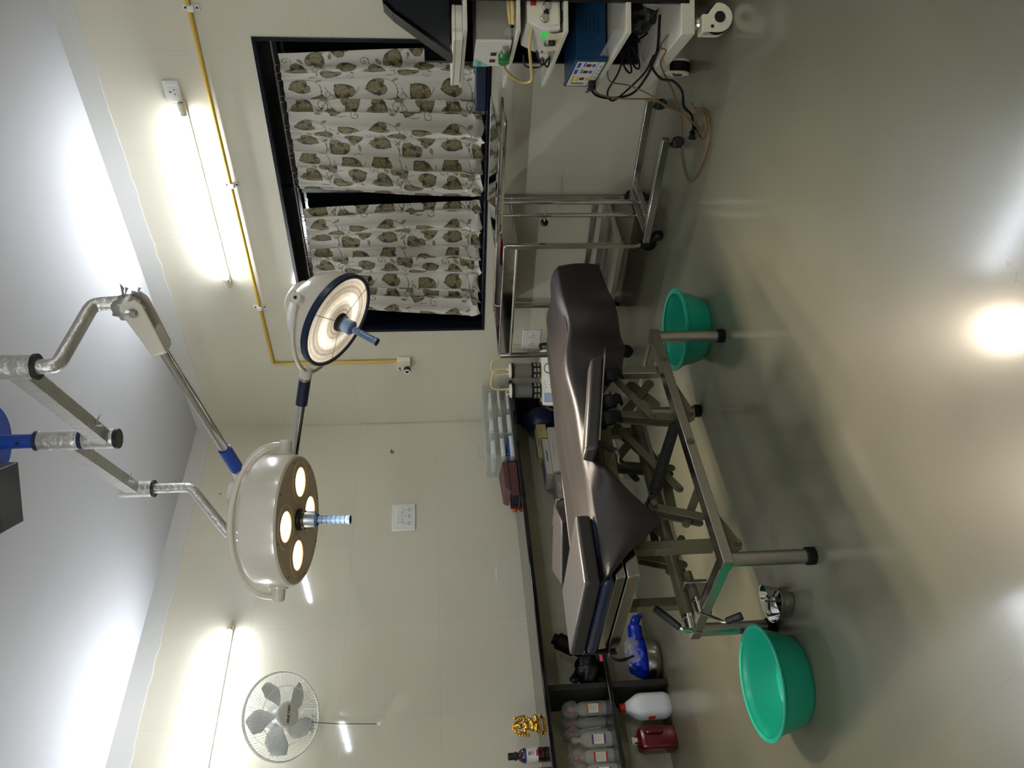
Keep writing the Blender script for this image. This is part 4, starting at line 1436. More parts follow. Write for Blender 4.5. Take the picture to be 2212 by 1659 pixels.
KM = Matrix.Translation((2.13, -2.925, 0)) @ Matrix.Rotation(math.radians(-38), 4, 'Z')
secs = [(0.0, 0.002), (0.72, 0.0), (0.8, 0.006), (0.9, 0.036), (0.97, 0.058), (1.02, 0.06), (1.02, 0.062), (0.96, 0.061), (0.88, 0.038), (0.78, 0.01), (0.0, 0.006)]
n = 56
vs, fs = [], []
for r, z in secs:
    for i in range(n):
        x, y = kid(2 * PI * i / n, max(r, 0.001))
        vs.append((x, y - 0.02, z))
for k in range(len(secs) - 1):
    fs += [(k * n + i, k * n + (i + 1) % n, (k + 1) * n + (i + 1) % n, (k + 1) * n + i) for i in range(n)]
b.add(vs, fs, KM)
b.make('dish_shell', 'chrome', t, ang=60)


# ------------------------------------------------------------- castors
def castor(t, p, r, h, yaw, mat='rubber', body='black', w=0.03, twin=False, stem=True):
    """p: point on the floor under the swivel; h: height of the stem top."""
    x, y = p
    W = Matrix.Translation((x, y, 0)) @ Matrix.Rotation(yaw, 4, 'Z')
    b = MB(W)
    b.cyl((0.012, -w / 2, r), (0.012, w / 2, r), r, n=28)
    o = b.make('castor_wheel', mat, t, bevel=0.003)
    b = MB(W)
    if twin:
        for s in (-1, 1):
            b.lathe([(0.0, 0.0), (r * 0.75, 0.002), (r * 0.93, -0.004), (r * 0.98, -0.012)], n=24, M=Matrix.Translation((0.012, s * (w / 2 + 0.006), r)) @ Matrix.Rotation(-s * PI / 2, 4, 'X'))
        b.box((0.004, 0, r * 1.72), (r * 1.5, w + 0.012, r * 0.5))
    else:
        for s in (-1, 1):
            b.prism([(-0.02, 2 * r + 0.006), (0.02, 2 * r + 0.006), (0.026, r - 0.008), (0.0, r - 0.008)], (0, s * (w / 2 + 0.004) - 0.0015, 0), (1, 0, 0), (0, 0, 1), (0, 1, 0), 0.003)
        b.box((0, 0, 2 * r + 0.007), (0.045, w + 0.014, 0.004))
    b.cyl((0, 0, 2 * r), (0, 0, h), 0.009, n=14)
    b.make('castor_fork', body, t, bevel=0.002)


# -------------------------------------------------------- instrument stand
t = thing('instrument_stand', 'height adjustable steel instrument stand with one tray under the window', 'instrument stand', (2.5, -0.45, 0))
for y, xa, xb in ((-0.236, 2.21, 2.87), (-0.656, 2.21, 2.85)):
    b = MB(); b.mm((xa, y - 0.02, 0.078), (xb, y + 0.02, 0.118)); b.make('base_rail', 'steel', t, bevel=0.003)
for x in (2.24, 2.345):
    b = MB(); b.mm((x - 0.016, -0.636, 0.084), (x + 0.016, -0.256, 0.116)); b.make('cross_bar', 'steel', t, bevel=0.003)
for p, ya in (((2.828, -0.236), 0.5), ((2.818, -0.656), 0.5), ((2.228, -0.642), -0.3), ((2.228, -0.236), 0.8)):
    castor(t, p, 0.03, 0.08, ya, 'rubber', 'black', 0.03, True)
for (x, y) in ((2.345, -0.452), (2.24, -0.425)):
    b = MB(); b.cyl((x, y, 0.116), (x, y, 0.72), 0.0135, n=20); b.make('outer_tube', 'chrome', t)
    b = MB(); b.cyl((x, y, 0.7), (x, y, 0.945), 0.0105, n=20); b.make('inner_tube', 'chrome', t)
b = MB(); b.tube([(2.345, -0.452, 0.665), (2.24, -0.425, 0.665), (2.205, -0.436, 0.665)], 0.005, 10); b.make('clamp_rod', 'chrome', t)
b = MB(); b.lathe([(0.0, 0.0), (0.021, 0.0), (0.024, 0.006), (0.024, 0.018), (0.014, 0.026), (0, 0.026)], n=12, M=axes(Vector((2.205, -0.436, 0.665)), Vector((0, 0, 1)), Vector((0.27, 0.96, 0)), Vector((-0.96, 0.27, 0))), sx=1.0); b.make('clamp_knob', 'black', t)
b = MB()
b.tube([(2.24, -0.425, 0.938), (2.24, -0.6, 0.938), (2.91, -0.6, 0.938), (2.91, -0.32, 0.938), (2.24, -0.32, 0.938), (2.24, -0.425, 0.938)], 0.009, 8)
b.make('tray_frame', 'chrome', t)
b = MB()
z0 = 0.949
x0, x1, ya, yb = 2.29, 2.77, -0.63, -0.29
X0, X1, YA, YB = 2.21, 2.86, -0.715, -0.205
lo = [(x0, ya, z0), (x1, ya, z0), (x1, yb, z0), (x0, yb, z0)]
hi = [(X0, YA, z0 + 0.026), (X1, YA, z0 + 0.026), (X1, YB, z0 + 0.038), (X0, YB, z0 + 0.038)]
b.add(lo + hi, [(0, 1, 2, 3), (0, 1, 5, 4), (1, 2, 6, 5), (2, 3, 7, 6), (3, 0, 4, 7)])
b.make('tray', 'chrome', t, solid=0.003, smooth=False)
b = MB(); b.tube(hi, 0.0045, 8, 0, True); b.make('tray_rim', 'chrome', t)

# --------------------------------------------------------- steel trolley
t = thing('steel_trolley', 'two tier stainless steel trolley between the table and the window', 'trolley', (1.68, -0.3, 0))
TX0, TX1, TY0, TY1 = 1.24, 2.115, -0.56, -0.04
for i, (x, y) in enumerate(((TX1, TY0), (TX0, TY0), (TX0, TY1), (TX1, TY1))):
    b = MB(); b.mm((x - 0.0135, y - 0.0135, 0.125), (x + 0.0135, y + 0.0135, 0.905)); b.make('leg', 'steel', t, bevel=0.002)
    b = MB(); b.cyl((x, y, 0.095), (x, y, 0.126), 0.016, n=18); b.make('stem_cap', 'chrome', t)
    castor(t, (x, y), 0.045, 0.1, (0.2, 1.2, 2.2, 0.4)[i], 'rubber', 'black', 0.026)
ZT = 0.845
b = MB()
b.mm((TX0, TY0, ZT), (TX1, TY1, ZT + 0.004))
for q in (((TX0, TY0 - 0.0015, ZT), (TX1, TY0 + 0.0015, ZT + 0.066)), ((TX0, TY1 - 0.0015, ZT), (TX1, TY1 + 0.0015, ZT + 0.066)), ((TX0 - 0.0015, TY0, ZT), (TX0 + 0.0015, TY1, ZT + 0.066)), ((TX1 - 0.0015, TY0, ZT), (TX1 + 0.0015, TY1, ZT + 0.066))):
    b.mm(*q)
b.make('top_tray', 'chrome', t, smooth=False)
for z, nm in ((ZT + 0.066, 'tray_rim'), (ZT - 0.01, 'top_rail')):
    b = MB(); rr = 0.006 if nm == 'tray_rim' else 0.01
    b.tube([(TX0, TY0, z), (TX1, TY0, z), (TX1, TY1, z), (TX0, TY1, z)], rr, 8, 0, True); b.make(nm, 'chrome', t)
b = MB(); b.mm((TX0, TY0, 0.2), (TX1, TY1, 0.204)); b.mm((TX0, TY0 - 0.01, 0.196), (TX1, TY0 + 0.002, 0.226)); b.mm((TX0, TY1 - 0.002, 0.196), (TX1, TY1 + 0.01, 0.226))
b.make('lower_shelf', 'steel', t, smooth=False, bevel=0.001)
for y in (TY0, TY1):
    b = MB(); b.mm((TX0, y - 0.009, 0.27), (TX1, y + 0.009, 0.3)); b.make('shelf_rail', 'steel', t, bevel=0.002) if y == TY1 else None
for x in (TX0, TX1):
    b = MB(); b.mm((x - 0.009, TY0, 0.2), (x + 0.009, TY1, 0.226)); b.make('shelf_rail', 'steel', t, bevel=0.002)
b = MB(); b.hexa([(1.5, -0.4, ZT + 0.005), (1.75, -0.4, ZT + 0.005), (1.75, -0.15, ZT + 0.005), (1.5, -0.15, ZT + 0.005)], [(1.52, -0.38, ZT + 0.03), (1.73, -0.38, ZT + 0.03), (1.73, -0.17, ZT + 0.03), (1.52, -0.17, ZT + 0.03)])
tag(b.make('pouch', 'darkred', bevel=0.006), 'dark red folded pouch lying in the top tray of the trolley', 'pouch')

# --------------------------------------------------------- suction machine
sx0, sy0 = 0.72, -0.24
t = thing('suction_machine', 'cream suction machine with two jars beside the trolley and worktop', 'suction machine', (sx0, sy0, 0))
W = Matrix.Translation((sx0, sy0, 0)) @ Matrix.Rotation(math.radians(-45), 4, 'Z')
W = Matrix.Translation((sx0, sy0, 0)) @ Matrix.Rotation(math.radians(45), 4, 'Z')
b = MB(W)
for ix in (-1, 1):
    for iy in (-1, 1):
        b.cyl((ix * 0.15, iy * 0.11, 0.05), (ix * 0.15, iy * 0.11, 0.33), 0.009, n=12)
        b.sph((ix * 0.15, iy * 0.11, 0.026), (0.026, 0.018, 0.026), 14, 10)
b.box((0, 0, 0.33), (0.36, 0.27, 0.02))
b.make('stand', 'steel_b', t)
b = MB(W)
b.prism([(-0.13, 0.34), (-0.13, 0.46), (-0.06, 0.555), (0.12, 0.555), (0.12, 0.34)], (-0.22, 0, 0), (0, 1, 0), (0, 0, 1), (1, 0, 0), 0.42)
b.make('casing', 'cream', t, bevel=0.012)
pn = Vector((0, -0.095, 0.07)).normalized()
pv = Vector((0, 0.07, 0.095)).normalized()


def onpanel(x, s, d):
    return Vector((x, -0.13, 0.46)) + pv * s + pn * d


def pslab(b, x, s, w, h, d0=0.0, d1=0.003):
    b.hexa([onpanel(x + sx * w / 2, s + ss * h / 2, d0) for sx, ss in ((-1, -1), (1, -1), (1, 1), (-1, 1))], [onpanel(x + sx * w / 2, s + ss * h / 2, d1) for sx, ss in ((-1, -1), (1, -1), (1, 1), (-1, 1))])


b = MB(W); pslab(b, -0.05, 0.06, 0.12, 0.085, 0, 0.002); b.make('print_panel', 'label', t)
b = MB(W)
for k in range(9):
    pslab(b, -0.1 + 0.012 * (k % 5) * 1.7, 0.04 + 0.045 * (k // 5) + 0.006 * (k % 3), 0.008, 0.004, 0.002, 0.003)
b.make('print_lines', 'ink', t)
b = MB(W); pslab(b, -0.155, 0.06, 0.07, 0.085, 0, 0.003); b.make('blue_label', 'blueprint', t)
b = MB(W); b.lathe([(0.034, 0.0), (0.036, 0.012), (0.03, 0.014)], n=28, M=axes(onpanel(0.06, 0.06, 0), (1, 0, 0), tuple(pv), tuple(pn))); b.make('gauge_ring', 'black', t)
b = MB(W); b.lathe([(0.031, 0.011), (0, 0.011)], n=28, M=axes(onpanel(0.06, 0.06, 0), (1, 0, 0), tuple(pv), tuple(pn))); b.make('gauge_face', 'white', t)
b = MB(W); b.tube([(-0.2, -0.1, 0.34), (-0.245, -0.13, 0.36), (-0.245, -0.13, 0.50), (-0.2, 0.0, 0.56), (-0.2, 0.05, 0.56)], 0.011, 10, 5); b.tube([(0.2, -0.05, 0.555), (0.235, -0.05, 0.56), (0.24, -0.05, 0.5), (0.23, -0.08, 0.4), (0.2, -0.08, 0.36)], 0.011, 10, 5); b.make('carry_handle', 'black', t)
for jx, jy, rot in ((-0.10, 0.035, 0), (0.05, 0.035, 0)):
    c = (jx, jy, 0.555)
    b = MB(W); b.lathe([(0.0, 0.0), (0.056, 0.0), (0.058, 0.004), (0.058, 0.066), (0.05, 0.068)], c, 36); b.make('jar_base', 'black', t)
    b = MB(W)
    for k in range(8):
        a = 2 * PI * k / 8
        for zz in (0.02, 0.046):
            b.box((0.0575, 0, 0.0), (0.004, 0.03, 0.016), Matrix.Translation((c[0], c[1], c[2] + zz)) @ Matrix.Rotation(a, 4, 'Z'))
    b.make('base_windows', 'devgrey', t)
    b = MB(W); b.lathe([(0.0, 0.07), (0.052, 0.07), (0.052, 0.205)], c, 36); b.make('jar_glass', 'jarglass', t)
    b = MB(W); b.lathe([(0.052, 0.2), (0.06, 0.2), (0.061, 0.216), (0.055, 0.222)], c, 36); b.make('jar_gasket', 'black', t)
    b = MB(W); b.lathe([(0.056, 0.22), (0.05, 0.235), (0.02, 0.24), (0, 0.24)], c, 32); b.cyl((c[0] + 0.012, c[1], c[2] + 0.238), (c[0] + 0.012, c[1], c[2] + 0.268), 0.006, n=12); b.cyl((c[0] - 0.025, c[1], c[2] + 0.236), (c[0] - 0.025, c[1], c[2] + 0.262), 0.005, n=12); b.make('jar_lid', 'cream', t)
b = MB(W); b.cyl((0.17, 0.06, 0.555), (0.17, 0.06, 0.60), 0.02, n=18); b.cyl((0.17, 0.06, 0.64), (0.17, 0.06, 0.655), 0.02, n=18); b.make('valve', 'black', t)
b = MB(W); b.cyl((0.17, 0.06, 0.60), (0.17, 0.06, 0.64), 0.016, n=18); b.make('valve_glass', 'jarglass', t)
j1, j2 = Vector((-0.088, 0.035, 0.555)), Vector((0.062, 0.035, 0.555))
b = MB(W); b.tube([j1 + Vector((0, 0, 0.262)), j1 + Vector((0, 0, 0.33)), j1 + Vector((0.02, 0, 0.37)), j1 + Vector((0.07, 0, 0.37)), j2 + Vector((-0.015, 0, 0.345)), j2 + Vector((0, 0, 0.31)), j2 + Vector((0, 0, 0.262))], 0.0075, 12, 6)
b.tube([j2 + Vector((-0.037, 0, 0.26)), j2 + Vector((-0.037, 0, 0.32)), j2 + Vector((0.0, 0, 0.365)), j2 + Vector((0.07, 0, 0.34)), Vector((0.165, 0.06, 0.72)), Vector((0.17, 0.06, 0.655))], 0.0075, 12, 6)
b.make('hose', 'hose', t)
# ---------------------------------------------------------- operating table
OX0, OX1, OYA, OYB = 1.948, 2.452, -1.766, -2.946
t = thing('operating_table', 'operating table with olive scissor lift frame and steel legs', 'operating table', (2.2, -2.355, 0))
OT = t
for x in (OX0, OX1):
    for y in (OYA, OYB):
        b = MB(); b.cyl((x, y, 0.02), (x, y, 0.305), 0.026, n=28); lg = b.make('leg', 'steel_b', t)
        b = MB(); b.lathe([(0.0, 0.0), (0.03, 0.0), (0.032, 0.006), (0.032, 0.03), (0.027, 0.036)], (x, y, 0), 28); b.make('rubber_foot', 'rubber', lg)
for x in (OX0, OX1):
    b = MB(); b.mm((x - 0.027, OYB - 0.027, 0.305), (x + 0.027, OYA + 0.027, 0.345)); b.make('base_rail', 'steel_b' , t, bevel=0.003)
for y in (OYA, OYB):
    b = MB(); b.mm((OX0 + 0.027, y - 0.022, 0.306), (OX1 - 0.027, y + 0.022, 0.344)); b.make('base_cross_rail', 'steel_b', t, bevel=0.003)


def bolt(p, ax, r=0.011, l=0.009, nm='bolt'):
    p, ax = Vector(p), Vector(ax)
    b = MB(); b.cyl(p, p + ax * 0.002, r * 1.35, n=16); b.cyl(p, p + ax * l, r, n=6); b.make(nm, 'olive', OT)


def plate2(pts, x, th, nm, mat='olive', bev=0.003):
    """flat bar in the y-z plane"""
    b = MB(); b.prism(pts, (x - th / 2, 0, 0), (0, 1, 0), (0, 0, 1), (1, 0, 0), th)
    return b.make(nm, mat, OT, bevel=bev)


def bar2(p0, p1, w, x, th, nm, mat='olive', round_=True):
    """link bar with rounded ends from p0 to p1 (y, z)"""
    a = math.atan2(p1[1] - p0[1], p1[0] - p0[0])
    pts = []
    for c, s in ((p1, 0), (p0, PI)):
        for k in range(9):
            q = a + s - PI / 2 + PI * k / 8
            pts.append((c[0] + w / 2 * math.cos(q), c[1] + w / 2 * math.sin(q)))
    return plate2(pts, x, th, nm, mat)


X = (1, 0, 0)
for x in (OX1 - 0.05, OX0 + 0.05):
    b = MB(); b.mm((x - 0.02, -2.855 - 0.02, 0.335), (x + 0.02, -2.855 + 0.02, 0.66)); b.make('upright', 'olive', t, bevel=0.003)
    b = MB(); b.mm((x - 0.018, -1.945 - 0.022, 0.335), (x + 0.018, -1.945 + 0.022, 0.60)); b.make('upright', 'steel_b' if x > 2.2 else 'olive', t, bevel=0.003)
bolt((OX1 - 0.032, -1.945, 0.575), X); bolt((OX1 + 0.027, -1.94, 0.325), X); bolt((OX1 + 0.027, -2.42, 0.325), X)
for x in (OX1 - 0.012, OX0 + 0.012):
    plate2([(-2.70, 0.31), (-2.93, 0.31), (-2.90, 0.25), (-2.875, 0.238), (-2.85, 0.25)], x, 0.006, 'gusset_plate')
    plate2([(-1.98, 0.31), (-2.30, 0.31), (-2.27, 0.262), (-2.24, 0.25), (-2.19, 0.26)], x, 0.006, 'gusset_plate')
bolt((OX1 - 0.008, -2.872, 0.257), X); bolt((OX1 - 0.008, -2.235, 0.27), X)
# pair of lift levers, near and far
for x in (OX1 - 0.085, OX0 + 0.085):
    bar2((-1.99, 0.545), (-2.215, 0.425), 0.034, x + 0.045 if x > 2.2 else x - 0.045, 0.006, 'link_bar')
    for dx in (-0.028, 0.014):
        bar2((-2.16, 0.62), (-2.205, 0.27), 0.038, x + dx, 0.006, 'lift_lever')
    bar2((-2.10, 0.50), (-1.93, 0.36), 0.042, x - 0.05, 0.006, 'lift_lever')
    bar2((-2.05, 0.36), (-1.93, 0.44), 0.05, x - 0.06, 0.006, 'lift_lever')
    bar2((-2.18, 0.55), (-2.52, 0.36), 0.036, x - 0.06, 0.008, 'lift_lever')
    bar2((-2.32, 0.38), (-2.62, 0.40), 0.04, x - 0.10, 0.006, 'lift_lever')
    for dx in (0.0, -0.04):
        bar2((-2.645, 0.505), (-2.70, 0.33), 0.036, x + dx, 0.007, 'lift_lever')
    bar2((-2.72, 0.39), (-2.56, 0.30), 0.032, x - 0.02, 0.006, 'lift_lever')
bolt((OX1 - 0.036, -2.215, 0.425), X); bolt((OX1 - 0.08, -2.645, 0.505), X); bolt((OX1 - 0.14, -2.52, 0.36), X)
b = MB(); b.cyl((OX0 + 0.05, -2.2, 0.30), (OX1 - 0.05, -2.2, 0.30), 0.014, n=16); b.cyl((OX0 + 0.05, -2.645, 0.505), (OX1 - 0.06, -2.645, 0.505), 0.013, n=16); b.cyl((OX0 + 0.05, -2.16, 0.62), (OX1 - 0.05, -2.16, 0.62), 0.013, n=16); b.make('pivot_shaft', 'olive', t)
# springs
for x in (OX1 - 0.105, OX0 + 0.14):
    p0, p1 = Vector((x, -2.205, 0.31)), Vector((x, -2.575, 0.485))
    d = p1 - p0
    b = MB(); _, a1, a2 = b.frame(d)
    N = 46
    pts = []
    for i in range(N * 10 + 1):
        f = i / (N * 10)
        tap = 0.021 * min(1, 0.45 + f * 7, 0.45 + (1 - f) * 7)
        pts.append(p0 + d * f + a1 * tap * math.cos(2 * PI * N * f) + a2 * tap * math.sin(2 * PI * N * f))
    b.tube(pts, 0.0036, 5); b.make('coil_spring', 'spring', t)
# drive tube with two folding crank handles at the near end
def drive(x, y0, z0, y1, z1, r, hd, nm):
    p0, p1 = Vector((x, y0, z0)), Vector((x, y1, z1))
    b = MB(); b.cyl(p0, p1, r, n=28); o = b.make(nm, 'olive', OT)
    d = (p1 - p0).normalized()
    b = MB(); b.cyl(p1, p1 + d * 0.012, r * 1.03, n=28); b.cyl(p1 + d * 0.012, p1 + d * 0.055, r * 0.86, r * 0.8, 24); b.make('tube_end', 'chrome', o)
    q = p1 + d * 0.05
    e = q + Vector(hd[0]); h2 = e + Vector(hd[1])
    b = MB(); b.tube([q + d * 0.004, e, e + (h2 - e) * 0.15], 0.007, 12); b.make('crank_arm', 'chrome', o)
    g = (h2 - e).normalized()
    b = MB(); b.lathe([(0.007, 0.004), (0.0125, 0.008), (0.014, 0.05), (0.0145, (h2 - e).length - 0.006), (0.012, (h2 - e).length), (0, (h2 - e).length)], n=20, M=axes(e, *[tuple(k) for k in (lambda fr: (fr[1], fr[2], fr[0]))(b.frame(g))])); b.make('crank_grip', 'black', o)


drive(2.2, -2.06, 0.43, -3.02, 0.425, 0.026, ((0.045, -0.02, 0.05), (-0.01, 0.09, 0.075)), 'drive_tube')
drive(2.235, -2.86, 0.395, -2.97, 0.39, 0.016, ((0.10, -0.10, -0.04), (0.03, 0.005, -0.058)), 'drive_tube')
b = MB(); b.mm((2.15, -2.93, 0.345), (2.28, -2.915, 0.43)); b.cyl((2.2, -2.96, 0.39), (2.2, -2.90, 0.39), 0.02, n=16); b.make('tube_bracket', 'steel_b', t, bevel=0.003)
# upper frame
def ztop(y):
    return 0.725 + (-1.25 - y) * 0.034


for x in (2.0, 2.42):
    b = MB(); b.beam((x, -1.85, ztop(-1.85) - 0.115), (x, -2.72, ztop(-2.72) - 0.115), 0.034, 0.05); b.make('top_rail', 'olive', t, bevel=0.003)
for y in (-1.9, -2.3, -2.7):
    b = MB(); b.beam((2.0, y, ztop(y) - 0.115), (2.42, y, ztop(y) - 0.115), 0.034, 0.034); b.make('top_cross_rail', 'olive', t, bevel=0.003)
# steel channel frame at the near end
b = MB(); b.hexa([(1.96, -3.005, 0.642), (2.478, -3.005, 0.642), (2.478, -2.72, 0.642), (1.96, -2.72, 0.642)], [(1.96, -3.015, 0.69), (2.478, -3.015, 0.69), (2.478, -2.72, 0.69), (1.96, -2.72, 0.69)])
b.make('end_frame', 'steel', t, bevel=0.004)
b = MB(); b.hexa([(1.965, -3.01, 0.6945), (2.475, -3.01, 0.6945), (2.475, -2.74, 0.6945), (1.965, -2.74, 0.6945)], [(1.965, -3.015, 0.73), (2.475, -3.015, 0.73), (2.475, -2.74, 0.73), (1.965, -2.74, 0.73)]); b.make('end_frame', 'steel', t, bevel=0.003)
b = MB(); b.tube([(1.97, -2.995, 0.68), (1.94, -3.03, 0.68), (1.93, -3.045, 0.64), (1.93, -3.03, 0.585)], [0.012, 0.014, 0.016, 0.01], 10, 5, flat=0.4); b.make('hanging_strap', 'black', t)


def cushion(name, lo, hi, mat, zt=None, r=0.016, parent=OT, nx=14, ny=18, crown=0.006):
    """soft box; zt(y) raises it along the tilted table"""
    b = MB()
    zt = zt or (lambda y: 0.0)
    c = [(lo[i] + hi[i]) / 2 for i in range(3)]
    b.box(c, [hi[i] - lo[i] for i in range(3)])
    b.v = [Vector((p.x, p.y, p.z + zt(p.y))) for p in b.v]
    return b.make(name, mat, parent, bevel=r, seg=4)


tilt = lambda y: ztop(y)
cushion('seat_cushion', (1.955, -2.71, -0.09), (2.465, -1.27, -0.012), 'leather', tilt, 0.02)
cushion('end_cushion', (1.955, -3.03, -0.005), (2.475, -2.745, 0.052), 'leather2', lambda y: 0.781 + (y + 2.745) * -0.02, 0.014)
b = MB(); b.mm((1.958, -3.03, 0.732), (2.472, -2.74, 0.776)); b.make('lower_cushion', 'navyfab', t, bevel=0.018, seg=4)
# side arm board along the near edge, on a thin steel plate with black clamps
ab = lambda y: 0.629 + (-2.02 - y) * 0.2
b = MB()
b.hexa([(2.505, -2.54, 0.735), (2.60, -2.54, 0.728), (2.60, -2.03, 0.625), (2.505, -2.03, 0.632)], [(2.515, -2.53, 0.783), (2.588, -2.53, 0.776), (2.588, -2.04, 0.678), (2.515, -2.04, 0.685)])
ar = b.make('arm_board', 'leather2', t, bevel=0.012, seg=3)
b = MB(); b.hexa([(2.52, -2.5, 0.722), (2.595, -2.5, 0.715), (2.60, -1.985, 0.608), (2.52, -1.985, 0.615)], [(2.52, -2.5, 0.728), (2.595, -2.5, 0.721), (2.60, -1.985, 0.614), (2.52, -1.985, 0.621)]); b.make('support_plate', 'chrome', ar)
for y, k in ((-2.12, 0.0), (-2.27, 0.0), (-2.36, 0.0)):
    z = ab(y)
    b = MB()
    b.tube([(2.56, y, z - 0.01), (2.575, y - 0.01, z - 0.045), (2.565, y + 0.015, z - 0.08), (2.53, y + 0.02, z - 0.10)], [0.026, 0.03, 0.022, 0.014], 8, 4, flat=0.55)
    b.box((2.55, y, z - 0.02), (0.05, 0.05, 0.03)); b.make('black_clamp', 'rubber', ar, bevel=0.004)
b = MB(); b.tube([(2.57, -2.50, 0.70), (2.58, -2.55, 0.655), (2.565, -2.585, 0.655), (2.56, -2.6, 0.62), (2.55, -2.62, 0.60)], [0.02, 0.014, 0.008, 0.012, 0.004], 8, 5, flat=0.35); b.make('loose_strap', 'rubber', ar)
b = MB(); b.tube([(2.44, -2.2, 0.66), (2.52, -2.2, 0.655), (2.56, -2.25, 0.66)], 0.012, 10, 4); b.make('board_bracket', 'steel_b', ar)
# far arm board
b = MB(); b.hexa([(1.66, -2.16, 0.765), (1.78, -2.44, 0.72), (1.93, -2.40, 0.765), (1.85, -2.14, 0.79)], [(1.655, -2.16, 0.80), (1.775, -2.445, 0.86), (1.935, -2.41, 0.845), (1.855, -2.13, 0.825)])
fb = MB(); fb.hexa([(1.56, -2.40, 0.745), (1.68, -2.54, 0.72), (1.93, -2.40, 0.735), (1.86, -2.26, 0.755)], [(1.545, -2.40, 0.80), (1.675, -2.56, 0.785), (1.945, -2.405, 0.79), (1.86, -2.245, 0.80)])
far = fb.make('arm_board', 'leather2', t, bevel=0.01, seg=3)
b = MB(); b.tube([(1.72, -2.26, 0.72), (1.72, -2.26, 0.79), (1.86, -2.22, 0.78), (1.86, -2.22, 0.71)], 0.007, 8); b.tube([(1.96, -2.3, 0.69), (1.75, -2.4, 0.715)], 0.01, 8); b.make('board_bracket', 'chrome', far)

# ----------------------------------------------------- loose rexine cover
HEM = [(-1.25, 0.505), (-1.5, 0.497), (-1.72, 0.492), (-1.9, 0.497), (-2.02, 0.53), (-2.12, 0.61), (-2.22, 0.675), (-2.36, 0.715), (-2.46, 0.738), (-2.5, 0.735), (-2.6, 0.675), (-2.7, 0.61), (-2.8, 0.545), (-2.82, 0.54), (-2.86, 0.58), (-2.94, 0.68), (-3.02, 0.758)]


def hem(y):
    for (a, za), (c, zc) in zip(HEM, HEM[1:]):
        if c <= y <= a:
            f = (a - y) / (a - c)
            return za + (zc - za) * f
    return HEM[-1][1] if y < -2.5 else HEM[0][1]


def g(x, c, w):
    return math.exp(-((x - c) / w) ** 2)


NU, NV = 190, 90
vs, fs = [], []
for i in range(NU + 1):
    y = -1.255 - (3.02 - 1.255) * i / NU
    zt = ztop(y) + 0.004
    for j in range(NV + 1):
        s = j / NV
        if s < 0.16:                       # far hang
            f = s / 0.16
            x = 1.942 - 0.012 * (1 - f)
            z = zt - 0.14 * (1 - f)
        elif s < 0.56:                     # top
            f = (s - 0.16) / 0.40
            x = 1.942 + (2.478 - 1.942) * f
            edge = min(f, 1 - f)
            z = zt - 0.018 * math.exp(-edge * 26) + 0.006 * math.sin(PI * f)
            z -= 0.030 * g(y, -1.7, 0.16) * g(f, 0.9, 0.16)
            z += 0.010 * g(y, -1.98, 0.16) * g(f, 0.85, 0.2) + 0.005 * math.sin(9 * y + 6 * f) * g(y, -2.0, 0.5)
            z += 0.006 * math.sin(14 * f + 3 * y)
        else:                              # near hang
            f = (s - 0.56) / 0.44
            zh = hem(y)
            z0 = zt - 0.018
            z = z0 + (zh - z0) * f
            drop = max(0.0, z0 - zh)
            x = 2.478 + 0.016 * math.sin(PI * min(1, f * 0.9)) + 0.02 * drop / 0.2 * f * (0.6 + 0.5 * math.sin(7 * y + 1.0))
            if y < -2.46:
                k = g(y, -2.58, 0.06) * 0.024 + g(y, -2.88, 0.09) * 0.018
                x += k * f ** 0.6 + 0.012 * f
            x += 0.026 * f * g(y, -1.62, 0.10) - 0.020 * f * g(y, -1.78, 0.08) + 0.018 * f * g(y, -1.92, 0.07)
            z -= 0.026 * g(y, -1.7, 0.16) * (1 - f) ** 3 * 0.6
        x = max(x, 1.93)
        vs.append((x, y, z))
w = NV + 1
for i in range(NU):
    for j in range(NV):
        fs.append((i * w + j, (i + 1) * w + j, (i + 1) * w + j + 1, i * w + j + 1))
# end flap hanging at the window end
o0 = len(vs)
NF = 10
ring = [vs[j] for j in range(int(0.16 * NV), int(0.56 * NV) + 1)]
for k in range(NF + 1):
    f = k / NF
    for (x, y, z) in ring:
        vs.append((x, y + 0.018 * math.sin(f * 1.6), z - (z - 0.51) * f))
m = len(ring)
for k in range(NF):
    for j in range(m - 1):
        fs.append((o0 + k * m + j, o0 + k * m + j + 1, o0 + (k + 1) * m + j + 1, o0 + (k + 1) * m + j))
# near part of the end flap closes onto the side hang
b = MB(); b.add(vs, fs)
o = b.make('rexine_cover', 'leather', loc=(2.2, -2.1, 0.74), ang=50, solid=0.003)
tag(o, 'brown rexine sheet draped over the table with one corner hanging in a point', 'cover')
# --------------------------------------------------------- equipment cart
# local frame: x = -(away from the camera), y = backwards from the shelf front
CQ = Vector((3.52, -1.01, 0))
CR = math.atan2(-0.748, 0.664)
CW = Matrix.Translation(CQ) @ Matrix.Rotation(CR, 4, 'Z')
WID, DEP = 0.75, 0.52
t = thing('equipment_cart', 'tall equipment cart with cream shelves between black side panels', 'cart', tuple(CQ), CR)
CART = t
SH = [(1.155, 1.172), (0.93, 0.947), (0.726, 0.745), (0.454, 0.477)]
for za, zb in SH:
    b = MB(CW); b.mm((-WID, 0.0, za), (0.0, DEP, zb)); b.make('shelf', 'shelfw', t, bevel=0.003)
b = MB(CW); b.mm((-WID, 0.0, 0.175), (0.0, DEP, 0.236)); b.make('base_board', 'shelfw', t, bevel=0.004)
b = MB(CW); b.mm((-WID - 0.004, 0.125, 0.2), (-WID + 0.014, DEP, 1.345)); b.make('side_panel', 'blackgloss', t, bevel=0.002)
b = MB(CW); b.mm((-0.014, 0.128, 0.2), (0.004, DEP, 1.75)); b.make('side_panel', 'blackgloss', t, bevel=0.002)
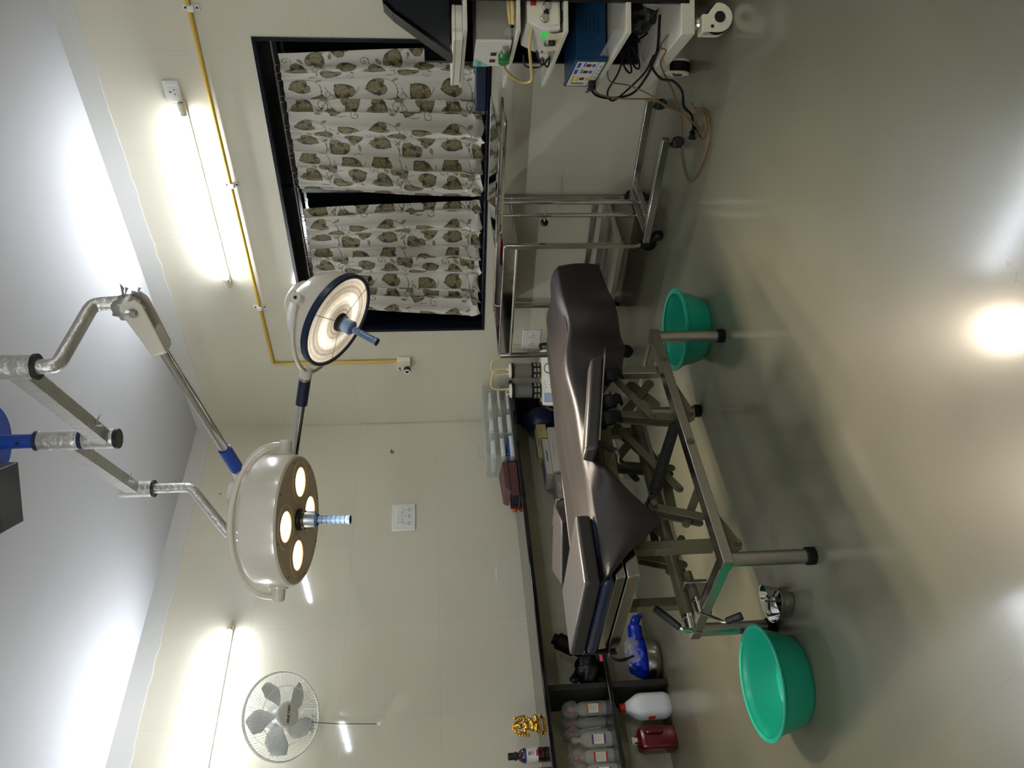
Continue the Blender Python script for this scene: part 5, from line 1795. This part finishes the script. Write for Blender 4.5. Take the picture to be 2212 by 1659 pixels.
b = MB(CW); b.mm((-WID, DEP - 0.012, 0.2), (0, DEP, 1.345)); b.make('back_panel', 'blackgloss', t)
for za, zb in SH[:4]:
    b = MB(CW)
    b.mm((-WID + 0.02, 0.022, zb), (-0.03, 0.025, zb + 0.045)) if True else None
    b.make('shelf_lip', 'acrylic', t, bevel=0.001)


def cart_castor(x, y, yaw):
    W = CW @ Matrix.Translation((x, y, 0)) @ Matrix.Rotation(yaw, 4, 'Z')
    b = MB(W); b.cyl((0.0, -0.02, 0.058), (0.0, 0.02, 0.058), 0.058, n=32); o = b.make('castor_wheel', 'rubber', t, bevel=0.005)
    b = MB(W)
    pl = [(0.0 + 0.062 * math.cos(a), 0.063 + 0.062 * math.sin(a)) for a in np.linspace(-PI, 0.15, 16)] + [(0.03, 0.1), (0.012, 0.112), (0.012, 0.138), (-0.062, 0.138)]
    for s in (-1, 1):
        b.prism(pl, (0, s * 0.03 - 0.006, 0), (1, 0, 0), (0, 0, 1), (0, 1, 0), 0.012)
    b.prism([(-0.062, 0.118), (0.012, 0.126), (0.012, 0.138), (-0.062, 0.138)], (0, -0.03, 0), (1, 0, 0), (0, 0, 1), (0, 1, 0), 0.06)
    b.make('castor_cover', 'cream', o, bevel=0.004)
    b = MB(W)
    for s in (-1, 1):
        b.cyl((0, s * 0.036, 0.06), (0, s * 0.039, 0.06), 0.024, n=24)
        b.cyl((-0.04, s * 0.036, 0.094), (-0.04, s * 0.039, 0.094), 0.007, n=12)
    b.make('hub_cap', 'black', o)
    b = MB(W); b.lathe([(0.0, 0.136), (0.026, 0.137), (0.03, 0.148), (0.026, 0.158), (0.03, 0.166), (0.02, 0.178)], (-0.02, 0, 0), 24); b.make('swivel', 'chrome', o)


cart_castor(-0.05, 0.08, PI / 2)
cart_castor(-WID + 0.13, 0.07, PI - 0.15)
cart_castor(-0.06, DEP - 0.08, 0.6)
cart_castor(-WID + 0.1, DEP - 0.08, 2.2)


def cthing(name, label, cat, x, y, z, group=None):
    p = CW @ Vector((x, y, z))
    return thing(name, label, cat, tuple(p), CR, group)


# slant edged monitor housing on the top shelf
z = SH[0][1]
t = cthing('monitor', 'dark grey slant edged monitor housing on the top cart shelf', 'monitor', -0.28, 0.2, z)
b = MB(CW)
b.prism([(-0.012, 1.222), (0.40, 1.222), (0.40, 1.51), (0.21, 1.51), (0.17, 1.47)], (-0.34, 0, 0), (0, 1, 0), (0, 0, 1), (1, 0, 0), 0.1); b.make('housing', 'devdark', t, bevel=0.004)
b = MB(CW)
for q in ([(-0.022, 1.216), (0.002, 1.216), (0.178, 1.464), (0.162, 1.476)], [(0.162, 1.476), (0.178, 1.464), (0.218, 1.506), (0.206, 1.52)], [(0.206, 1.52), (0.218, 1.506), (0.40, 1.506), (0.40, 1.52)]):
    b.prism(q, (-0.345, 0, 0), (0, 1, 0), (0, 0, 1), (1, 0, 0), 0.11)
b.make('bezel', 'blackgloss', t, bevel=0.002)
b = MB(CW); b.mm((-0.33, 0.06, z + 0.012), (-0.25, 0.36, 1.223)); b.mm((-0.4, 0.15, z), (-0.16, 0.34, z + 0.012)); b.make('stand', 'black', t, bevel=0.003)
# keyboard like white case in front
t = cthing('flat_case', 'flat cream case lying along the front of the top cart shelf', 'case', -0.4, 0.03, z)
b = MB(CW); b.mm((-0.68, -0.012, z), (-0.075, 0.135, z + 0.03)); b.make('lower_half', 'devwhite', t, bevel=0.003)
b = MB(CW); b.mm((-0.68, -0.014, z + 0.031), (-0.075, 0.137, z + 0.045)); b.make('upper_half', 'cream', t, bevel=0.004)

# grey box with white front, two dark displays and a green fitting
z = SH[1][1]
t = cthing('monitor_unit', 'grey boxed unit with white front, two dark displays and a green fitting', 'device', -0.27, 0.15, z)
b = MB(CW); b.mm((-0.43, 0.012, z + 0.012), (-0.125, 0.34, z + 0.165)); b.make('casing', 'devgrey', t, bevel=0.003)
b = MB(CW); b.mm((-0.43, 0.0, z + 0.01), (-0.125, 0.012, z + 0.167)); b.make('front_panel', 'devwhite', t, bevel=0.002)
b = MB(CW); b.prism([(-0.43, z + 0.165), (-0.33, z + 0.165), (-0.43, z + 0.09)], (0, -0.002, 0), (1, 0, 0), (0, 0, 1), (0, 1, 0), 0.002)
b.make('teal_print', 'tealprint', t)
b = MB(CW)
for x in (-0.27, -0.355):
    b.mm((x - 0.016, -0.003, z + 0.068), (x + 0.016, 0.0, z + 0.094))
b.mm((-0.366, -0.003, z + 0.035), (-0.345, 0.0, z + 0.05))
b.make('display', 'maroondisp', t)
b = MB(CW)
for k in range(3):
    b.mm((-0.415 + k * 0.02, -0.003, z + 0.13), (-0.41 + k * 0.02, -0.002, z + 0.15))
b.make('print_lines', 'greenink', t)
b = MB(CW)
cx = -0.262; zz = z + 0.035
b.cyl((cx + 0.055, -0.012, zz), (cx + 0.02, -0.016, zz), 0.016, 0.02, 20); b.box((cx, -0.026, zz), (0.04, 0.036, 0.05)); b.box((cx - 0.032, -0.026, zz), (0.03, 0.03, 0.028)); b.make('green_fitting', 'greenink', t, bevel=0.004)
b = MB(CW); b.cyl((cx + 0.09, -0.006, zz), (cx + 0.05, -0.012, zz), 0.013, 0.011, 18); b.make('dark_socket', 'greycard', t)
b = MB(CW); b.tube([(cx - 0.046, -0.026, zz), (cx - 0.09, -0.035, zz - 0.01), (cx - 0.17, -0.045, zz - 0.05), (cx - 0.24, -0.05, zz - 0.11), (cx - 0.2, -0.05, zz - 0.15), (cx - 0.05, -0.03, zz - 0.13), (cx + 0.12, -0.012, zz - 0.105), (cx + 0.22, 0.06, zz - 0.105 - 0.0)], 0.0075, 12, 8); b.tube([(-0.06, 0.05, z + 0.012), (-0.03, 0.12, z + 0.015), (-0.03, 0.22, z + 0.02), (-0.06, 0.3, z + 0.03)], 0.009, 10, 5); b.tube([(-0.08, 0.06, z + 0.02), (-0.05, 0.13, z + 0.03), (-0.05, 0.24, z + 0.03)], 0.008, 10, 5)
b.make('hose', 'hose', t)
b = MB(CW)
for k in range(3):
    b.mm((-0.43, 0.05, z), (-0.40, 0.08, z + 0.012)); b.mm((-0.15, 0.05, z), (-0.125, 0.08, z + 0.012)); b.mm((-0.43, 0.28, z), (-0.40, 0.31, z + 0.012)); b.mm((-0.15, 0.28, z), (-0.125, 0.31, z + 0.012))
b.make('feet', 'rubber', t)

# white cautery unit with sloping dial panel
z = SH[2][1]
t = cthing('cautery_unit', 'white unit with two dials and a small green screen on the third shelf', 'device', -0.15, 0.2, z)
b = MB(CW); b.prism([(0.02, z + 0.012), (0.02, z + 0.09), (0.05, z + 0.155), (0.34, z + 0.155), (0.34, z + 0.012)], (-0.3, 0, 0), (0, 1, 0), (0, 0, 1), (1, 0, 0), 0.275); b.make('casing', 'devwhite', t, bevel=0.006)
b = MB(CW)
pl = [(0.085, z + 0.02)] + [(0.085 - 0.055 * math.sin(a), z + 0.02 + 0.115 * (1 - math.cos(a)) / 1.0) for a in np.linspace(0.3, 1.5, 8)] + [(0.085, z + 0.148)]
b.prism([(0.04, z + 0.02), (0.032, z + 0.06), (0.04, z + 0.1), (0.062, z + 0.135), (0.135, z + 0.15), (0.14, z + 0.02)], (-0.0245, 0, 0), (0, 1, 0), (0, 0, 1), (1, 0, 0), 0.004); b.make('dial_panel', 'cream', t, bevel=0.001)
for yy, dz in ((0.11, 0.07), (0.062, 0.08)):
    b = MB(CW); b.cyl((-0.022, yy, z + dz), (-0.004, yy, z + dz), 0.016, 0.014, 24); b.cyl((-0.024, yy, z + dz), (-0.019, yy, z + dz), 0.02, n=24); b.make('dial_knob', 'chrome', t)
b = MB(CW); b.mm((-0.022, 0.08, z + 0.062), (-0.012, 0.094, z + 0.085)); b.cyl((-0.12, 0.02, z + 0.035), (-0.12, -0.012, z + 0.035), 0.016, n=18); b.make('black_socket', 'black', t, bevel=0.002)
b = MB(CW); b.mm((-0.021, 0.115, z + 0.115), (-0.0195, 0.155, z + 0.14)); b.make('red_mark', 'redink', t)
b = MB(CW); b.mm((-0.12, 0.017, z + 0.062), (-0.06, 0.0205, z + 0.088)); b.make('green_screen', 'greendisp', t, bevel=0.001)
b = MB(CW); b.cyl((-0.16, 0.021, z + 0.05), (-0.16, 0.002, z + 0.05), 0.018, n=20); b.make('front_knob', 'chrome', t)
b = MB(CW); b.mm((-0.3, 0.06, z), (-0.26, 0.1, z + 0.014)); b.mm((-0.07, 0.06, z), (-0.03, 0.1, z + 0.014)); b.mm((-0.3, 0.28, z), (-0.26, 0.32, z + 0.014)); b.mm((-0.07, 0.28, z), (-0.03, 0.32, z + 0.014)); b.make('feet', 'rubber', t)
t = cthing('paper_bundle', 'bundle of cream papers tucked behind the lip of the third shelf', 'papers', -0.1, 0.03, z)
for k in range(5):
    b = MB(CW); b.prism([(-0.02 - 0.02 * k, 0.0), (-0.22 - 0.01 * k, 0.0), (-0.24 - 0.006 * k, 0.03 + 0.004 * k), (-0.05, 0.052 + 0.004 * (k % 3))], (0, 0.004 + 0.0028 * k, z + 0.0005), (1, 0, 0), (0, 0, 1), (0, 1, 0), 0.0022); b.make('sheet', 'paper', t)
t = cthing('white_plug', 'white plug with black cables hanging in front of the third shelf', 'plug', -0.24, 0.02, z)
b = MB(CW); b.mm((-0.33, 0.0, z + 0.028), (-0.285, 0.035, z + 0.068)); b.mm((-0.34, 0.005, z + 0.036), (-0.33, 0.03, z + 0.06)); b.make('plug_body', 'devwhite', t, bevel=0.004)
for pts in ([(-0.27, 0.03, z + 0.06), (-0.32, -0.01, z + 0.05), (-0.37, -0.02, z + 0.02), (-0.39, 0.03, z + 0.005)], [(-0.27, 0.03, z + 0.09), (-0.30, -0.01, z + 0.07), (-0.36, -0.015, z + 0.045), (-0.37, 0.03, z + 0.006)], [(-0.34, 0.02, z + 0.045), (-0.40, 0.0, z + 0.04), (-0.44, 0.0, z + 0.06), (-0.42, 0.0, z + 0.12), (-0.33, 0.02, z + 0.14)]):
    b = MB(CW); b.tube(pts, 0.004, 8, 6); b.make('cable', 'black', t)

# dark blue generator on the fourth shelf
z = SH[3][1]
t = cthing('generator_unit', 'dark blue electrosurgical generator with white control panel on the fourth shelf', 'device', -0.48, 0.2, z)
b = MB(CW); b.mm((-0.7, 0.012, z + 0.014), (-0.34, 0.42, z + 0.155)); b.make('casing', 'devblue', t, bevel=0.004)
b = MB(CW); b.mm((-0.705, -0.004, z + 0.01), (-0.335, 0.014, z + 0.16)); b.make('front_frame', 'devblue', t, bevel=0.003)
b = MB(CW); b.mm((-0.685, -0.006, z + 0.045), (-0.345, -0.003, z + 0.148)); b.make('control_panel', 'devwhite', t, bevel=0.001)
b = MB(CW); b.mm((-0.685, -0.006, z + 0.016), (-0.345, -0.003, z + 0.042)); b.make('socket_strip', 'devwhite', t, bevel=0.001)
for xx in (-0.385, -0.475, -0.575):
    b = MB(CW); b.mm((xx - 0.016, -0.008, z + 0.078), (xx + 0.016, -0.006, z + 0.1)); b.make('display', 'maroondisp', t)
b = MB(CW)
for xx in (-0.385, -0.475):
    b.mm((xx - 0.03, -0.008, z + 0.128), (xx + 0.03, -0.006, z + 0.143))
    for k in range(3):
        b.mm((xx + 0.022 - 0.02 * k, -0.008, z + 0.106), (xx + 0.036 - 0.02 * k, -0.006, z + 0.112))
    for k in range(2):
        b.mm((xx - 0.016 + 0.02 * k, -0.008, z + 0.056), (xx - 0.004 + 0.02 * k, -0.006, z + 0.072))
b.make('blue_keys', 'blueink', t)
b = MB(CW); b.mm((-0.615, -0.008, z + 0.128), (-0.535, -0.006, z + 0.143)); b.mm((-0.6, -0.008, z + 0.052), (-0.555, -0.006, z + 0.07))
for k in range(4):
    b.mm((-0.55 - 0.018 * k, -0.008, z + 0.105), (-0.54 - 0.018 * k, -0.006, z + 0.117))
b.make('yellow_keys', 'yellowink', t)
b = MB(CW)
for k in range(8):
    b.mm((-0.655 - 0.0 * k, -0.008, z + 0.07 + 0.008 * k), (-0.635, -0.006, z + 0.074 + 0.008 * k))
for k in range(4):
    b.cyl((-0.4 - 0.05 * k, -0.006, z + 0.029), (-0.4 - 0.05 * k, -0.008, z + 0.029), 0.004, n=10)
b.make('dark_print', 'ink', t)
for k in range(4):
    b = MB(CW); b.mm((-0.3405, 0.13 + 0.0, z + 0.05 + 0.018 * k), (-0.3385, 0.22, z + 0.054 + 0.018 * k)); b.make('vent_slot', 'ink', t)
b = MB(CW)
for k in range(4):
    b.cyl((-0.341, 0.1, z + 0.052 + 0.018 * k), (-0.338, 0.1, z + 0.052 + 0.018 * k), 0.0025, n=8); b.cyl((-0.341, 0.3, z + 0.052 + 0.018 * k), (-0.338, 0.3, z + 0.052 + 0.018 * k), 0.0025, n=8)
b.make('case_screws', 'chrome', t)
b = MB(CW); b.mm((-0.69, 0.03, z), (-0.66, 0.06, z + 0.014)); b.mm((-0.38, 0.03, z), (-0.35, 0.06, z + 0.014)); b.mm((-0.69, 0.36, z), (-0.66, 0.39, z + 0.014)); b.mm((-0.38, 0.36, z), (-0.35, 0.39, z + 0.014)); b.make('feet', 'rubber', t)
b = MB(CW); b.cyl((-0.61, -0.008, z + 0.03), (-0.61, -0.05, z + 0.03), 0.02, n=18); b.make('plug', 'black', t)
b = MB(CW)
for k in range(6):
    b.cyl((-0.63 - 0.018 * k, -0.02, z + 0.03 - 0.004 * (k % 2)), (-0.645 - 0.018 * k, -0.022, z + 0.03 + 0.004 * (k % 2)), 0.009, 0.006, 10)
b.make('connector_pins', 'chrome', t)

# cables hanging to the floor and coiled on the base board
def cable(label, pts, r, mat, nm='cable', T=CW):
    b = MB(T); b.tube(pts, r, 8, 8)
    return tag(b.make(nm, mat, ang=80), label, 'cable', 'loose cables on the equipment cart')


zb = 0.236
cable('thick black cable looping off the base board to a plug on the floor', [(-0.3, 0.2, zb + 0.008), (-0.34, 0.05, zb + 0.01), (-0.42, 0.02, zb + 0.02), (-0.42, -0.05, 0.21), (-0.34, -0.09, 0.17), (-0.33, -0.14, 0.13), (-0.43, -0.18, 0.09), (-0.5, -0.2, 0.03), (-0.54, -0.23, 0.009), (-0.5, -0.26, 0.012)], 0.006, 'rubber')
cable('pair of black cables hanging from the generator plug', [(-0.66, -0.03, z + 0.03), (-0.72, -0.045, z - 0.02), (-0.74, -0.05, z - 0.1), (-0.66, -0.05, z - 0.19), (-0.5, -0.02, z - 0.22), (-0.34, 0.0, zb + 0.03), (-0.3, 0.06, zb + 0.008)], 0.006, 'rubber')
cable('black cable hanging in a sharp V below the fourth shelf', [(-0.46, 0.1, z - 0.11), (-0.5, -0.0, z - 0.08), (-0.7, -0.03, z - 0.07), (-0.82, -0.04, z - 0.12), (-0.72, -0.03, z - 0.16), (-0.5, 0.0, zb + 0.03), (-0.4, 0.05, zb + 0.01)], 0.0048, 'rubber')
cable('black cable coiled in loops on the base board', [(-0.5 + 0.13 * math.cos(a) - 0.01 * a, 0.1 + 0.05 * math.sin(a), zb + 0.06 + 0.045 * math.sin(a * 1.0 + 0.6) + 0.004 * a) for a in np.linspace(0, 4 * PI, 22)] + [(-0.52, 0.2, zb + 0.008)], 0.005, 'rubber')
cable('brown lead falling from the generator into the floor coil', [(-0.64, -0.03, z + 0.02), (-0.69, -0.05, z - 0.03), (-0.68, -0.07, z - 0.14), (-0.6, -0.1, 0.2), (-0.6, -0.14, 0.1), (-0.58, -0.2, 0.02), (-0.5, -0.28, 0.008), (-0.42, -0.34, 0.007), (-0.34, -0.3, 0.007), (-0.38, -0.22, 0.01), (-0.5, -0.2, 0.02)], 0.0042, 'lead')
cable('brown lead hooked over the base board edge with a big loop on the floor', [(-0.18, 0.06, zb + 0.006), (-0.26, 0.04, zb + 0.02), (-0.2, 0.0, zb + 0.01), (-0.3, -0.015, zb + 0.006), (-0.42, -0.03, 0.19), (-0.55, -0.09, 0.1), (-0.68, -0.2, 0.02), (-0.74, -0.33, 0.007), (-0.62, -0.5, 0.007), (-0.42, -0.47, 0.007), (-0.3, -0.36, 0.007), (-0.33, -0.24, 0.008), (-0.46, -0.18, 0.02)], 0.004, 'lead')
cable('thin brown lead from the grey socket down to the floor coil', [(-0.42, 0.02, z - 0.01), (-0.56, -0.02, z - 0.05), (-0.6, -0.03, z - 0.16), (-0.58, -0.09, 0.2), (-0.6, -0.14, 0.12), (-0.52, -0.2, 0.05), (-0.42, -0.3, 0.008), (-0.36, -0.26, 0.03), (-0.44, -0.16, 0.05)], 0.0036, 'lead')
b = MB(CW); b.cyl((-0.5, -0.26, 0.014), (-0.56, -0.3, 0.014), 0.012, n=12); b.cyl((-0.52, -0.28, 0.03), (-0.5, -0.32, 0.014), 0.007, n=10)
tag(b.make('plug', 'rubber'), 'black plug lying on the floor by the cart castor', 'plug')
b = MB(CW); b.sph((-0.16, 0.26, zb + 0.075), (0.085, 0.075, 0.075), 22, 14, warp=lambda p: 1 + 0.22 * math.sin(9 * p.x + 5 * p.z) * math.cos(7 * p.y))
tag(b.make('plastic_wrap', 'film', ang=30), 'crumpled clear plastic wrap on the base board of the cart', 'wrap')
b = MB(CW); b.sph((-0.42, 0.24, zb + 0.07), (0.13, 0.07, 0.07), 22, 14, warp=lambda p: 1 + 0.2 * math.sin(8 * p.x + 5 * p.z) * math.cos(6 * p.y))
tag(b.make('black_pouch', 'blackbag', ang=30), 'shiny black plastic pouch behind the coiled cables', 'pouch')
# ------------------------------------------------------------ lamps and camera
for cx, cy in cups:
    spot(F1, (cx, cy, -0.006), 20, math.radians(95), 0.7, 0.05, 'lamp_bulb_light')
spot(F2, (0.0, 0.0, -0.24), 38, math.radians(110), 0.8, 0.12, 'lamp_bulb_light')

cam = bpy.data.cameras.new('camera')
cam.sensor_fit = 'HORIZONTAL'
cam.sensor_width = 36.0
cam.lens = 36.0 * 1695.45 / 2212.0
cam.clip_start = 0.02
co = bpy.data.objects.new('camera', cam)
COL.objects.link(co)
right = Vector((0.70954221, 0.70424336, -0.02431361))
down = Vector((0.04686287, -0.08158677, -0.9955639))
fwd = Vector((-0.70310293, 0.7052552, -0.09089212))
# the photograph was taken with the phone turned: picture right is down in the room
co.matrix_world = axes(Vector((4.791, -4.393, 1.305)), down, right, -fwd)
SC.camera = co

w = bpy.data.worlds.new('world')
SC.world = w
w.use_nodes = True
w.node_tree.nodes['Background'].inputs[0].default_value = (0.02, 0.02, 0.02, 1)
SC.view_settings.view_transform = 'Standard'
SC.view_settings.look = 'None'
SC.view_settings.gamma = 1.0
SC.view_settings.exposure = 0.95
SC.view_settings.use_curve_mapping = False
SC.cycles.use_denoising = True
SC.cycles.max_bounces = 10
SC.cycles.diffuse_bounces = 5
SC.cycles.glossy_bounces = 5
SC.cycles.transmission_bounces = 6
SC.cycles.transparent_max_bounces = 16
SC.cycles.caustics_reflective = False
SC.cycles.caustics_refractive = False
SC.cycles.sample_clamp_indirect = 6.0
